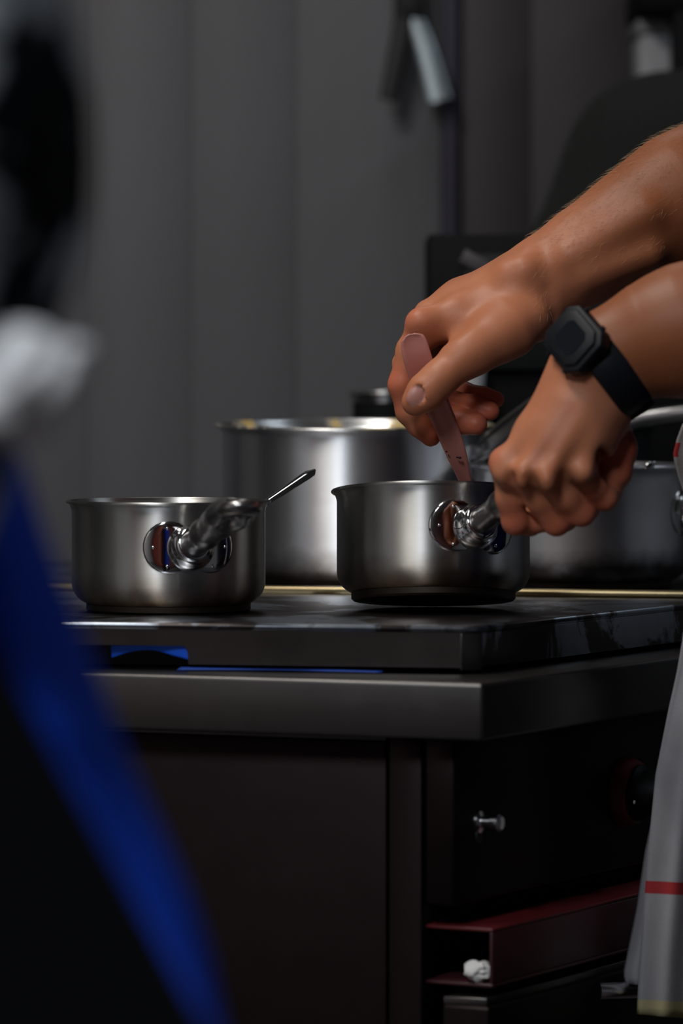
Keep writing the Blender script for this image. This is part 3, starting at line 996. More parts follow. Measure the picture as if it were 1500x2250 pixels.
# thin spoon in the left pan
sp = empty('teaspoon', (lp.x, lp.y, ZH + 0.012), 'thin steel spoon leaning out of the level saucepan', 'spoon')
s0, s1 = P(560, 1121, 3.80), P(691, 1033, 3.875)
path = [s0 + (s1 - s0) * k for k in np.linspace(-0.55, 1.0, 22)]
def secsp(i, t):
    w = 0.0028 + 0.0024 * max(0, (t - 0.35) / 0.65)
    if t > 0.93: w *= math.sqrt(max(0.05, 1 - ((t - 0.93) / 0.07) ** 2))
    h = 0.0011
    return [(-w, -h * .3), (-w * .6, -h), (w * .6, -h), (w, -h * .3), (w, h * .3), (w * .6, h), (-w * .6, h), (-w, h * .3)]
V, F = sweep(path, secsp, (-0.12, -0.74, 0.66))
mobj('spoon_handle', V, F, M['polish'], sp, smooth=True, sharp=50, world_space=True)
bl = path[0]
fb = Field(bl - Vector((0.04, 0.04, 0.03)), bl + Vector((0.04, 0.04, 0.04)), 0.0013)
dv_ = (s1 - s0).normalized()
sd_ = Vector((0, 0, 1)).cross(dv_).normalized(); up_ = dv_.cross(sd_)
cb_ = bl - dv_ * 0.014
fb.ell(cb_, (0.020, 0.013, 0.007), (dv_, sd_, up_), 0.0)
fb.ell(cb_ + up_ * 0.0035, (0.019, 0.012, 0.0065), (dv_, sd_, up_), 0.0005, sub=True)
fb.chain([bl - dv_ * 0.002, bl + dv_ * 0.012], [0.003, 0.0022], 0.001, 0.003)
v, q = fb.mesh()
np_mesh('spoon_bowl', v, q, [M['polish']], sp)

# ------------------------------------------------------------------ things at the back of the range
ap = empty('oven_box', (0.30, 4.74, ZH), 'black box-shaped appliance standing at the back of the range', 'appliance')
ax0 = (940 - 750) / FPX * 4.64; ax1 = ax0 + 0.40
atop = CAM_Z + (820 - 515) / FPX * 4.64
AB = lambda n, lo, hi, m, p=ap, bv=0.003: box(n, lo, hi, m, p, bevel=bv, world_space=True)
AB('casing', (ax0, 4.64, ZH + 0.01), (ax1, 4.84, atop), M['blackplastic'])
AB('front_frame', (ax0 + 0.035, 4.628, ZH + 0.20), (ax1 - 0.02, 4.64, atop - 0.02), M['blackpan'])
v, f = obox((ax0 + 0.058, 4.626, atop - 0.035), (1, 0, -0.55), (0, 1, 0), (0.55, 0, 1), 0.055, 0.006, 0.016)
mobj('grey_bracket', v, f, M['wall_steel_dark'], ap, bevel=0.002, world_space=True)
AB('ledge', (ax0, 4.575, ZH + 0.155), (ax0 + 0.062, 4.64, ZH + 0.167), M['blackplastic'], bv=0.002)
for qx in (ax0 + 0.03, ax1 - 0.03):
    AB('foot', (qx - 0.012, 4.67, ZH), (qx + 0.012, 4.70, ZH + 0.01), M['blackplastic'], bv=0.002)
    AB('foot', (qx - 0.012, 4.79, ZH), (qx + 0.012, 4.82, ZH + 0.01), M['blackplastic'], bv=0.002)
cx = (1066 - 750) / FPX * 4.605
cup = mobj('white_cup', *lathe([(0, 0), (0.0125, 0), (0.0135, 0.002), (0.0165, 0.034), (0.0172, 0.0355), (0.0165, 0.0362), (0.0152, 0.034), (0.0125, 0.004), (0, 0.0035)], 40), M['ceramic'], smooth=True, sharp=50)
cup.location = (cx - 0.016, 4.605, ZH + 0.167)
tag(cup, 'small white cup on the ledge of the black appliance, seen under the spoon hand', 'cup')

# ------------------------------------------------------------------ tongs hanging on the steel wall
TD = 5.53
tg = empty('tongs', P(895, 10, TD), 'open kitchen tongs with one black and one pale arm hanging on the steel wall', 'tongs')
def arm_strip(pts, w, mat, name):
    V, F = sweep(spline(pts, 16), lambda i, t: [(a * 0.35, b) for a, b in circ(w(t), w(t), 14)], (1, 0, 0.01))
    return mobj(name, V, F, mat, tg, smooth=True, sharp=60, world_space=True)
arm_strip([P(893, -30, TD), P(887, 60, TD), P(870, 140, TD), P(853, 222, TD)], lambda t: 0.0155 - 0.004 * t, M['tongblack'], 'dark_arm')
arm_strip([P(908, 38, TD), P(930, 95, TD), P(946, 150, TD), P(964, 222, TD)], lambda t: 0.0115 + 0.006 * t, M['tong'], 'pale_arm')
V, F = obox(P(905, -12, TD), (1, 0, 0), (0, 1, 0), (0, 0, 1), 0.032, 0.014, 0.06)
mobj('hinge_block', V, F, M['tongblack'], tg, bevel=0.004, world_space=True)
hk = P(900, -60, TD)
mobj('hanging_ring', *tube([hk + Vector((0.016 * math.cos(a), 0, 0.016 * math.sin(a))) for a in np.linspace(-1.4, 4.6, 24)], 0.002, 8, up=(0, 1, 0)), M['bolt'], tg, smooth=True, world_space=True)
hb = mobj('wall_hook', *tube([(hk.x, WY + 0.004, hk.z + 0.03), (hk.x, WY - 0.045, hk.z + 0.027), (hk.x, TD - 0.02, hk.z + 0.018), (hk.x, TD - 0.025, hk.z + 0.03)], 0.003, 10), M['bolt'], smooth=True)
tag(hb, 'steel wall hook that carries the open tongs', 'hook')

# black shelf frame with a pale box, upper right
SD = 5.40
sf = empty('wall_shelf', P(1500, 100, SD), 'black wall shelf with a thick board and upright, beyond the dark sweater', 'shelf')
a, b = P(1396, 28, SD), P(1900, -20, SD)
box('board', (a.x, SD - 0.03, a.z), (b.x, WY, a.z + 0.035), M['blackplastic'], sf, bevel=0.003, world_space=True)
a2 = P(1472, 30, SD)
box('upright', (a2.x, SD - 0.03, 0.95), (a2.x + 0.09, SD + 0.02, a.z), M['blackplastic'], sf, bevel=0.003, world_space=True)
a3 = P(1392, 50, SD + 0.1); a4 = P(1480, 330, SD + 0.1)
bn = empty('pale_bin', ((a3.x + a4.x) / 2, SD + 0.12, a4.z), 'pale grey plastic bin standing on a lower shelf behind the dark sweater', 'bin')
box('bin_body', (a3.x + 0.003, SD + 0.05, a4.z), (a4.x + 0.02, SD + 0.19, a3.z - 0.018), M['greypanel'], bn, bevel=0.006, world_space=True)
box('bin_lid', (a3.x, SD + 0.045, a3.z - 0.018), (a4.x + 0.023, SD + 0.195, a3.z), plain('bin_lid_grey', (0.30, 0.30, 0.31), 0.6), bn, bevel=0.004, world_space=True)
box('lower_board', (a3.x - 0.05, SD + 0.03, a4.z - 0.03), (b.x, WY, a4.z), M['blackplastic'], sf, bevel=0.003, world_space=True)

# ------------------------------------------------------------------ people
def V3(*a): return np.array(a, float)

def rigid_person(f, hip, chest, neck, head, legs, arms, shirt_cut=None, h=0.0095, sleeve=0.55, shirt_r=0.014, fat=1.0):
    """builds distance fields for one figure: returns (body, shirt, trousers, hair, shoes) meshes.
    legs: [(hip, knee, ankle)], arms: [(shoulder, elbow, wrist or None)]"""
    f = V3(*f) / np.linalg.norm(f); up = V3(0, 0, 1)
    l = np.cross(up, f)
    allp = [hip, chest, neck, head + V3(0, 0, 0.16)] + [p for g in legs for p in g] + [p for g in arms for p in g if p is not None]
    lo = np.min(allp, axis=0) - 0.24; hi = np.max(allp, axis=0) + 0.24
    lo[2] = max(lo[2], -0.02)
    def torso(F, e=0.0, k=0.05):
        F.chain([hip, (hip + chest) / 2, chest], [0.158 * fat + e, 0.150 * fat + e, 0.168 * fat + e], 0.06, k, flat=(f, 1.42))
        sh = [a[0] for a in arms]
        F.chain([sh[0], chest + (neck - chest) * 0.55, sh[1]], [0.062 + e, 0.075 + e, 0.062 + e], 0.04, 0.06)
    body = Field(lo, hi, h)
    torso(body)
    body.chain([chest + (neck - chest) * 0.5, neck, head - V3(0, 0, 0.05)], [0.075, 0.056, 0.056], 0.02, 0.03)
    axes = (f, l, up)
    body.ell(head, (0.098, 0.077, 0.118), axes, 0.02)
    body.ell(head + f * 0.028 - up * 0.065, (0.062, 0.056, 0.052), axes, 0.03)         # jaw
    body.chain([head + f * 0.088 + up * 0.012, head + f * 0.112 - up * 0.026], [0.010, 0.015], 0.004, 0.012)   # nose
    body.chain([head + f * 0.088 + l * 0.045 + up * 0.028, head + f * 0.096 + up * 0.026, head + f * 0.088 - l * 0.045 + up * 0.028], [0.010, 0.010, 0.010], 0.01, 0.012)
    for sgn in (-1, 1):
        body.ell(head + l * sgn * 0.079 - f * 0.01, (0.020, 0.011, 0.033), axes, 0.008)
        body.ell(head + f * 0.094 + l * sgn * 0.033 + up * 0.004, (0.012, 0.017, 0.010), axes, 0.008, sub=True)
    body.ell(head + f * 0.098 - up * 0.058, (0.012, 0.028, 0.0045), axes, 0.004, sub=True)
    for a in arms:
        pts = [p for p in a if p is not None]
        body.chain(pts, [0.060, 0.046, 0.034][:len(pts)], 0.02, 0.04)
    for (p, q, r) in legs:
        body.chain([p, q, r], [0.092, 0.060, 0.042], 0.03, 0.05)
        body.chain([r, r + f * 0.13 - up * (r[2] - 0.04)], [0.040, 0.032], 0.01, 0.02)
    shirt = Field(lo, hi, h)
    torso(shirt, shirt_r)
    for a in arms:
        e = a[0] + (a[1] - a[0]) * sleeve
        shirt.chain([a[0], e], [0.060 + shirt_r * 1.3, 0.062 + shirt_r], 0.02, 0.05)
    shirt.cut(hip - up * 0.05, -up)
    shirt.cut(neck - up * 0.005 - f * 0.0, up + f * 0.35)
    tr = Field(lo, hi, h)
    tr.chain([hip + up * 0.03, hip - up * 0.02], [0.166 * fat, 0.160 * fat], 0.03, 0.05, flat=(f, 1.40))
    for (p, q, r) in legs:
        tr.chain([p, q, r + up * 0.02], [0.104, 0.075, 0.062], 0.03, 0.05)
    tr.cut(hip + up * 0.10, up)
    hair = Field(head - 0.22, head + 0.22, 0.006)
    hair.ell(head - f * 0.012 + up * 0.012, (0.106, 0.088, 0.120), axes, 0.0)
    hair.cut(head + f * 0.02 + up * 0.035, f * 0.9 - up * 0.75)
    hair.cut(head - up * 0.06, -up)
    sho = Field(lo, np.array([hi[0], hi[1], 0.2]), 0.008)
    for (p, q, r) in legs:
        a = V3(r[0], r[1], 0.045)
        sho.chain([a - f * 0.05, a + f * 0.16 - up * 0.008], [0.048, 0.042], 0.01, 0.01)
        sho.chain([a + up * 0.05, a], [0.050, 0.050], 0.01, 0.02)
    sho.cut(V3(0, 0, 0.001), -up)
    eyes = [(head + f * 0.077 + l * s_ * 0.033 + up * 0.004) for s_ in (-1, 1)]
    out = []
    for F in (body, shirt, tr, hair, sho):
        v, q = F.mesh()
        out.append((relax(v, q, 3), q))
    return out, eyes, f

def eye_mesh(c, f):
    return xform(lathe([(0, -0.0115)] + [(0.0118 * math.sin(a), -0.0115 * math.cos(a)) for a in np.linspace(0.2, 2.94, 10)] + [(0, 0.0115)], 20), frame(c, f))

def eye_mat():
    n = N('eye')
    n.set(Base_Color=(0.5, 0.48, 0.45), Roughness=0.15)
    return n.m
M['eye'] = eye_mat()

def dress(root, res, eyes, f, shirt_mat, trouser_mat, extra=None, mats=None, parts=('shirt', 'trousers', 'hair', 'shoes')):
    (bv, bq), sh, tr, ha, so = res
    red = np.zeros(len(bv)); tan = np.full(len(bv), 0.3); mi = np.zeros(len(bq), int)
    if extra:
        for (v, q, rr, mm) in extra:
            bq = np.concatenate([bq, q + len(bv)]); bv = np.concatenate([bv, v])
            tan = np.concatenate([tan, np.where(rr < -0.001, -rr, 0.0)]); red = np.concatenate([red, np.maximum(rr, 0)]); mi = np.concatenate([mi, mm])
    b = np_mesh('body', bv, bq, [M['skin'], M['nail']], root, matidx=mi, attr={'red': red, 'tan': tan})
    for nm, (v, q), m in zip(parts, (sh, tr, ha, so), (shirt_mat, trouser_mat, M['hair'], M['shoe'])):
        np_mesh(nm, v, q, [m], root)
    for e in eyes:
        mobj('eye', *eye_mesh(e, f), M['eye'], root, smooth=True, world_space=True)
    return b

# ---- hands of the cook
def PX(d0):
    return lambda px, py, dd=0.0: np.array(P(px, py, d0 + dd))
def rp_(d0):
    return lambda *r: [x * d0 / FPX for x in r]

def arm_mesh(F, reds, nails, tan0, tan1):
    v, q = F.mesh()
    v = relax(v, q, 2, 0.5)
    red = np.zeros(len(v))
    for c, rad, amt in reds:
        dd = np.linalg.norm(v - np.array(c), axis=1)
        red = np.maximum(red, amt * np.clip(1 - dd / rad, 0, 1) ** 0.7)
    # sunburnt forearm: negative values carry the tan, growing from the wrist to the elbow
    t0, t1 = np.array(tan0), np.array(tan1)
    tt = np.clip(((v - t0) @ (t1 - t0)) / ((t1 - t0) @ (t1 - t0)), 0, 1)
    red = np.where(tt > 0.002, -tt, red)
    fc = v[q].mean(axis=1)
    mi = np.zeros(len(q), int)
    for c, ax, r in nails:
        A = np.array([np.array(a, float) / np.linalg.norm(a) for a in ax])
        w = ((fc - np.array(c)) @ A.T) / np.array(r)
        mi[np.sum(w * w, axis=1) < 1] = 1
    return v, q, red, mi

# right hand with the spoon
D_R = 3.775
p = PX(D_R); R_ = rp_(D_R)
lo = np.array(P(820, 1010, D_R)) - V3(0, 0.16, 0.0); hi = np.array(P(1600, 190, D_R)) + V3(0, 0.22, 0.02)
FR = Field(lo, hi, 0.0018)
wr = p(1162, 632, 0.0)
FR.chain([wr, p(1230, 596, .004), p(1300, 552, .01), p(1400, 496, .02), p(1500, 440, .03), p(1610, 376, .045)], R_(76, 84, 98, 119, 139, 146), 0.02, 0.0, flat=((0.35, 1, 0.2), 1.12))
mid_d = V3(0.25, 0.55, 0.8)
FR.chain([p(1170, 622, .010), p(1075, 668, .012)], R_(68, 64), 0.01, 0.025)                 # carpus and metacarpal mass
FR.chain([p(1130, 660, -.006), p(1010, 705, -.012), p(938, 722, -.016)], R_(56, 46, 36), 0.01, 0.018)   # index metacarpal
FR.chain([p(1120, 630, .010), p(1000, 668, .010), p(945, 690, .008)], R_(52, 42, 34), 0.01, 0.014)
FR.chain([p(1120, 620, .026), p(1010, 655, .030), p(965, 680, .030)], R_(48, 38, 31), 0.01, 0.014)
FR.chain([p(1125, 640, .040), p(1030, 672, .046), p(985, 692, .046)], R_(44, 34, 28), 0.01, 0.014)
# palm bulk under the metacarpals
FR.chain([p(1120, 700, .016), p(1010, 750, .022)], R_(52, 44), 0.01, 0.02)
# thenar mass and thumb
FR.chain([p(1178, 688, -.014), p(1120, 722, -.028), p(1050, 762, -.040)], R_(40, 58, 50), 0.012, 0.02)
FR.chain([p(1192, 706, -.008), p(1180, 716, -.010)], R_(26, 22), 0.01, 0.012)
FR.chain([p(1080, 745, -.036), p(1020, 784, -.046), p(965, 832, -.052)], R_(50, 42, 38), 0.012, 0.012)
FR.chain([p(968, 830, -.052), p(935, 862, -.053), p(912, 884, -.052)], R_(39, 38, 30), 0.008, 0.006)
# index finger: knuckle, down the left side, hooked under the spoon
FR.chain([p(935, 722, -.016), p(904, 770, -.015), p(884, 846, -.014)], R_(35, 32, 31), 0.006, 0.010)
FR.chain([p(884, 846, -.014), p(898, 905, -.010), p(921, 934, -.007), p(946, 960, -.006)], R_(31, 28, 26, 22), 0.004, 0.004)
# the other fingers, curled, tips turned back towards the palm
FR.chain([p(940, 700, .008), p(893, 800, .014), p(905, 868, .012)], R_(32, 29, 28), 0.006, 0.006)
FR.chain([p(905, 868, .014), p(960, 908, .006), p(1012, 926, -.006), p(1046, 932, -.013)], R_(28, 28, 29, 25), 0.004, 0.0012)
FR.chain([p(962, 690, .030), p(915, 790, .034), p(930, 850, .030)], R_(30, 27, 26), 0.006, 0.005)
FR.chain([p(930, 850, .030), p(990, 882, .012), p(1042, 894, -.001), p(1076, 903, -.006)], R_(25, 25, 26, 22), 0.004, 0.0012)
FR.chain([p(985, 700, .046), p(950, 780, .050), p(960, 830, .046)], R_(27, 24, 23), 0.006, 0.005)
FR.chain([p(960, 830, .046), p(1018, 860, .026), p(1062, 872, .012), p(1090, 878, .008)], R_(22, 21, 22, 19), 0.004, 0.0012)
# knuckle and tendon relief, web hollow, wrist crease
FR.chain([p(916, 706, -.026)], R_(20), 0.0, 0.014)
FR.chain([p(1110, 636, -.012), p(1000, 674, -.020), p(940, 700, -.024)], R_(13, 11, 10), 0.004, 0.016)
FR.ell(p(1003, 722, -.046), R_(30, 20, 13), ((0.75, 0, 0.66), (0, 1, 0), (-0.66, 0, 0.75)), 0.010, sub=True)
FR.chain([p(1205, 636, -.036), p(1222, 690, -.030), p(1216, 716, -.02)], R_(10, 11, 9), 0.002, 0.008, sub=True)
FR.chain([p(1120, 600, -.020), p(1150, 590, -.024)], R_(22, 22), 0.0, 0.02)
FR.chain([p(1172, 700, -.024), p(1190, 716, -.014)], R_(30, 24), 0.0, 0.010)
FR.chain([p(1290, 606, -.024), p(1430, 560, -.020)], R_(14, 16), 0.0, 0.022)
FR.chain([p(1250, 560, -.026), p(1420, 470, -.020)], R_(14, 18), 0.0, 0.02)
# thumb nail bed
nc = p(913, 874, -.052) + V3(0.0, -0.0115, 0.0015)
nax = (V3(-0.66, 0, -0.75), V3(-0.75, 0.0, 0.66), V3(0, 1, 0))
FR.ell(nc - V3(0, 0.0022, 0), R_(27, 22, 9), nax, 0.0012, sub=True)
FR.ell(nc + V3(0, 0.0008, 0), R_(24, 19.5, 7), nax, 0.0004)
reds = [(p(955, 965, 0), 0.030, 0.9), (p(880, 850, -.01), 0.030, 0.75), (p(1060, 930, 0), 0.045, 1.0), (p(1090, 900, .015), 0.03, 1.0), (p(905, 705, -.02), 0.022, 0.55), (p(1000, 900, .01), 0.035, 0.9), (p(915, 890, -.05), 0.018, 0.35), (p(1200, 712, 0), 0.02, 0.5), (p(1000, 800, .01), 0.03, .8)]
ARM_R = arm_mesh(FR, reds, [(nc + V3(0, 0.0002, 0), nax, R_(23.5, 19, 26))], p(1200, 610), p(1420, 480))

# left hand in a fist round the pan handle
D_L = 3.548
p = PX(D_L); R_ = rp_(D_L)
lo = np.array(P(1050, 1215, D_L)) - V3(0, 0.12, 0.0); hi = np.array(P(1640, 540, D_L)) + V3(0, 0.15, 0.02)
FL = Field(lo, hi, 0.0018)
FL.chain([p(1312, 800, 0.0), p(1345, 776, 0), p(1420, 748, -.002), p(1500, 728, -.004), p(1630, 690, -.008)], R_(76, 80, 104, 135, 146), 0.02, 0.0, flat=((0, 1, 0), 1.12))
FL.chain([p(1312, 805, 0), p(1290, 862, .002), p(1268, 905, .004)], R_(76, 80, 84), 0.02, 0.03, flat=((0, 1, 0.2), 1.25))
# metacarpals
FL.chain([p(1255, 880, .004), p(1175, 955, .004), p(1112, 1030, .004)], R_(50, 42, 30), 0.01, 0.022)
FL.chain([p(1270, 885, .000), p(1205, 965, -.006), p(1152, 1044, -.010)], R_(52, 42, 30), 0.01, 0.020)
FL.chain([p(1295, 895, .000), p(1248, 970, -.008), p(1207, 1050, -.014)], R_(52, 42, 30), 0.01, 0.020)
FL.chain([p(1325, 915, .006), p(1300, 975, -.002), p(1278, 1036, -.008)], R_(46, 42, 28), 0.01, 0.020)
# palm behind and the heel of the hand
FL.chain([p(1280, 920, .028), p(1200, 1010, .034)], R_(60, 50), 0.01, 0.02)
FL.chain([p(1352, 930, .020), p(1362, 985, .026), p(1350, 1040, .026)], R_(30, 33, 36), 0.01, 0.008)
FL.chain([p(1350, 1035, .024), p(1310, 1085, .016)], R_(32, 26), 0.01, 0.008)
# fingers: proximal phalanx, then curled behind the handle
FL.chain([p(1112, 1032, .002), p(1120, 1095, .010), p(1132, 1146, .016)], R_(29, 30, 29), 0.005, 0.006)
FL.chain([p(1132, 1146, .016), p(1165, 1152, .040), p(1172, 1120, .054)], R_(29, 25, 20), 0.004, 0.004)
FL.chain([p(1150, 1046, -.010), p(1184, 1096, -.002), p(1222, 1147, .008)], R_(29, 30, 30), 0.005, 0.006)
FL.chain([p(1222, 1147, .008), p(1240, 1142, .030), p(1235, 1105, .046)], R_(30, 25, 20), 0.004, 0.004)
FL.chain([p(1206, 1052, -.014), p(1242, 1092, -.006), p(1278, 1128, .004)], R_(29, 29, 28), 0.005, 0.006)
FL.chain([p(1278, 1128, .004), p(1292, 1118, .024), p(1282, 1085, .040)], R_(28, 24, 20), 0.004, 0.004)
FL.chain([p(1276, 1038, -.008), p(1302, 1070, -.002), p(1330, 1096, .006)], R_(27, 26, 25), 0.005, 0.005)
FL.chain([p(1330, 1096, .006), p(1342, 1084, .022), p(1328, 1058, .034)], R_(25, 22, 18), 0.004, 0.004)
FL.chain([p(1175, 1150, .022), p(1250, 1135, .022)], R_(24, 24), 0.004, 0.006)
# thumb on the far side
FL.chain([p(1240, 930, .034), p(1180, 985, .052), p(1140, 1035, .060), p(1130, 1075, .062)], R_(44, 34, 28, 22), 0.01, 0.012)
# knuckle heads, tendons, hollows
for q_, r_ in ((p(1099, 1010, -.004), 20), (p(1106, 1044, -.014), 17), (p(1146, 1054, -.028), 18), (p(1202, 1060, -.033), 18), (p(1282, 1042, -.028), 14)):
    FL.chain([q_], R_(r_), 0.0, 0.012)
for a_, b_ in (((1245, 890, -.022), (1150, 1035, -.028)), ((1290, 900, -.024), (1204, 1040, -.032)), ((1225, 880, -.014), (1110, 1010, -.012)), ((1320, 910, -.018), (1278, 1030, -.026))):
    FL.chain([p(*a_), p(*b_)], R_(10, 10), 0.0, 0.016)
FL.ell(p(1174, 1068, -.042), R_(9, 34, 24), ((0.9, 0, 0.4), (0, 1, 0), (-.4, 0, .9)), 0.008, sub=True)
FL.ell(p(1126, 1062, -.030), R_(7, 26, 20), None, 0.008, sub=True)
FL.ell(p(1244, 1062, -.044), R_(14, 34, 20), ((0.9, 0, 0.4), (0, 1, 0), (-.4, 0, .9)), 0.010, sub=True)
FL.ell(p(1325, 1012, -.010), R_(13, 46, 46), ((0.85, 0, 0.52), (0, 1, 0), (-.52, 0, .85)), 0.006, sub=True)
reds = [(p(1365, 1000, .02), 0.035, 0.95), (p(1130, 1165, 0), 0.03, 0.7), (p(1240, 1165, 0), 0.035, 0.65), (p(1300, 1120, 0), 0.03, 0.6), (p(1098, 1015, 0), 0.02, 0.6), (p(1150, 1050, -.01), 0.02, 0.4), (p(1205, 1055, -.01), 0.02, 0.4)]
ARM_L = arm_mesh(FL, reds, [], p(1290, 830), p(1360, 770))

def arm_hair(arm, test, along, n, seed, parent_later):
    v, q = arm[0], arm[1]
    c = v[q].mean(axis=1)
    nr = np.cross(v[q[:, 2]] - v[q[:, 0]], v[q[:, 3]] - v[q[:, 1]])
    nr /= np.maximum(np.linalg.norm(nr, axis=1), 1e-12)[:, None]
    ok = np.nonzero(test(c, nr))[0]
    g = np.random.default_rng(seed)
    V, F = [], []
    for i in g.choice(ok, n):
        d = np.array(along) + g.normal(0, 0.28, 3)
        d = d - nr[i] * (d @ nr[i]); d /= np.linalg.norm(d)
        L_ = g.uniform(0.005, 0.010)
        sdv = np.cross(d, nr[i]) * 0.00007
        b = len(V)
        for k in range(4):
            t = k / 3
            pt = c[i] + d * L_ * t + nr[i] * (0.0002 + 0.0030 * math.sin(t * 1.7) * L_ / 0.010)
            w = 1 - 0.85 * t
            V += [pt - sdv * w, pt + sdv * w, pt + nr[i] * 0.00010 * w]
        for k in range(3):
            a = b + 3 * k
            F += [(a, a + 1, a + 4, a + 3), (a + 1, a + 2, a + 5, a + 4), (a + 2, a, a + 3, a + 5)]
    return V, F
HAIR_R = arm_hair(ARM_R, lambda c, n_: (c[:, 0] > P(1170, 0, D_R).x) & (c[:, 0] < P(1540, 0, D_R).x) & (n_[:, 2] > -0.05) & (n_[:, 1] < 0.6), (-0.86, 0, -0.5), 900, 4, None)
cook = empty('person', (0.45, 3.62, 0), 'cook in navy stirring one saucepan and gripping its handle, forearms bare', 'person')
fdir = (-0.883, 0.469, 0)
sR, eR = V3(0.55, 3.78, 1.46), V3(0.40, 3.865, 1.325)
sL, eL = V3(0.44, 3.405, 1.43), V3(0.45, 3.40, 1.155)
res, eyes, ff = rigid_person(fdir, V3(0.47, 3.62, 0.95), V3(0.416, 3.605, 1.23), V3(0.45, 3.60, 1.50), V3(0.42, 3.62, 1.66),
    [(V3(0.51, 3.70, 0.90), V3(0.52, 3.70, 0.49), V3(0.56, 3.69, 0.07)), (V3(0.43, 3.54, 0.90), V3(0.44, 3.53, 0.49), V3(0.48, 3.53, 0.07))],
    [(sR, eR, np.array(P(1560, 400, D_R + 0.035))), (sL, eL, np.array(P(1590, 705, D_L - 0.006)))], sleeve=0.75, fat=1.05)
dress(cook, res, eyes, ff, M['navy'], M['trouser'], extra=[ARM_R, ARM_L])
M['armhair'] = plain('fair_arm_hair', (0.62, 0.40, 0.22), 0.35)
hr = mobj('arm_hair', HAIR_R[0], HAIR_R[1], M['armhair'], cook, smooth=True, world_space=True)
hr['kind'] = 'stuff'

# watch on the left wrist
wa = empty('wristwatch', P(1315, 800, D_L), 'chunky black digital-style resin wristwatch on the lower wrist', 'watch')
wc = np.array(P(1328, 800, D_L)); axw = V3(-0.78, 0, -0.62); axw = axw / np.linalg.norm(axw)
sidew = V3(0.62, 0, -0.78)
depw = V3(0, -1, 0)
band = []
for k in range(41):
    a = 2 * math.pi * k / 40
    r1, r2 = 0.0415, 0.0350
    band.append(wc + sidew * r1 * math.cos(a) + depw * r2 * math.sin(a))
V, F = [], []
sec = [(-0.0140, -0.004), (-0.0140, 0.0026), (-0.011, 0.0046), (0.011, 0.0046), (0.0140, 0.0026), (0.0140, -0.004)]
nb = len(band) - 1
for k in range(nb):
    out_ = band[k] - wc; out_ = out_ / np.linalg.norm(out_)
    for s_, o_ in sec:
        V.append(band[k] + axw * s_ + out_ * o_)
m_ = len(sec)
for k in range(nb):
    for j in range(m_):
        a, b = k * m_ + j, k * m_ + (j + 1) % m_
        c, d_ = ((k + 1) % nb) * m_ + (j + 1) % m_, ((k + 1) % nb) * m_ + j
        F.append((a, b, c, d_))
mobj('strap', V, F, M['watch'], wa, smooth=True, sharp=35, world_space=True)
# case on the back of the wrist
an = 2.25
nrm = sidew * math.cos(an) + depw * math.sin(an) + axw * 0.30; nrm = nrm / np.linalg.norm(nrm)
axc = axw - nrm * (axw @ nrm); axc = axc / np.linalg.norm(axc)
tanv = np.cross(axc, nrm)
cc = wc + sidew * 0.0415 * math.cos(an) + depw * 0.0350 * math.sin(an) + axw * 0.006 + nrm * 0.003
def octo(wx_, wy_, c_):
    return [(-wx_ + c_, -wy_), (wx_ - c_, -wy_), (wx_, -wy_ + c_), (wx_, wy_ - c_), (wx_ - c_, wy_), (-wx_ + c_, wy_), (-wx_, wy_ - c_), (-wx_, -wy_ + c_)]
Mw = Matrix((Vector(axc), Vector(tanv), Vector(nrm))).transposed().to_4x4(); Mw.translation = Vector(cc)
cs = mobj('case', *xform(prism(octo(0.0215, 0.0250, 0.008), -0.006, 0.0075), Mw), M['watch'], wa, bevel=0.002, seg=3, world_space=True)
mobj('bezel', *xform(prism(octo(0.0180, 0.0205, 0.007), 0.0075, 0.0100), Mw), M['watch'], cs, bevel=0.0012, world_space=True)
mobj('glass', *xform(prism(octo(0.0115, 0.0120, 0.004), 0.0100, 0.0106), Mw), M['watch_glass'], cs, world_space=True)
for (u, v_) in ((0.0220, 0.012), (0.0220, -0.012), (-0.0220, 0.012), (-0.0220, -0.012)):
    mobj('button', *xform(lathe([(0, -0.002), (0.0022, -0.002), (0.0022, 0.002), (0, 0.0022)], 14), Mw @ frame((u, v_, 0.002), (1 if u > 0 else -1, 0, 0))), M['watch_glass'], cs, smooth=True, sharp=40, world_space=True)
mobj('strap_loop', *[x for x in obox(wc + sidew * 0.0440 + depw * 0.006, axw, tanv, sidew, 0.023, 0.007, 0.0035)], M['watch'], wa, bevel=0.001, world_space=True)

# spoon in the right hand
spn = empty('stirring_spoon', P(1020, 1100, 3.78), 'broad steel spoon, rosy hand reflection painted on, held between thumb and fingers', 'spoon')
M['rosy'] = steel('rosy_reflection_steel', (0.50, 0.195, 0.16), 0.34, smear=0.15)  # pink reflection of the hand painted into the spoon's colour
M['rosy'].node_tree.nodes['Principled BSDF'].inputs['Metallic'].default_value = 0.0
st = [((904, 734), 6, 3.727), ((905, 739), 19, 3.727), ((908, 750), 28, 3.727), ((918, 790), 31, 3.729), ((935, 840), 30, 3.738), ((960, 890), 27, 3.748), ((985, 950), 25, 3.758), ((1005, 1005), 21, 3.768), ((1020, 1050), 14, 3.780), ((1030, 1085), 11, 3.79), ((1040, 1125), 20, 3.80), ((1052, 1170), 40, 3.81), ((1062, 1205), 44, 3.815), ((1072, 1245), 30, 3.82), ((1076, 1262), 8, 3.822)]
cpts = spline([P(a[0], a[1], d_) for a, w, d_ in st], 60)
wds = spline([(w * d_ / FPX, 0, 0) for a, w, d_ in st], 60)
facing = Vector((-0.12, -0.95, 0.28))
V, F = [], []
K = 9
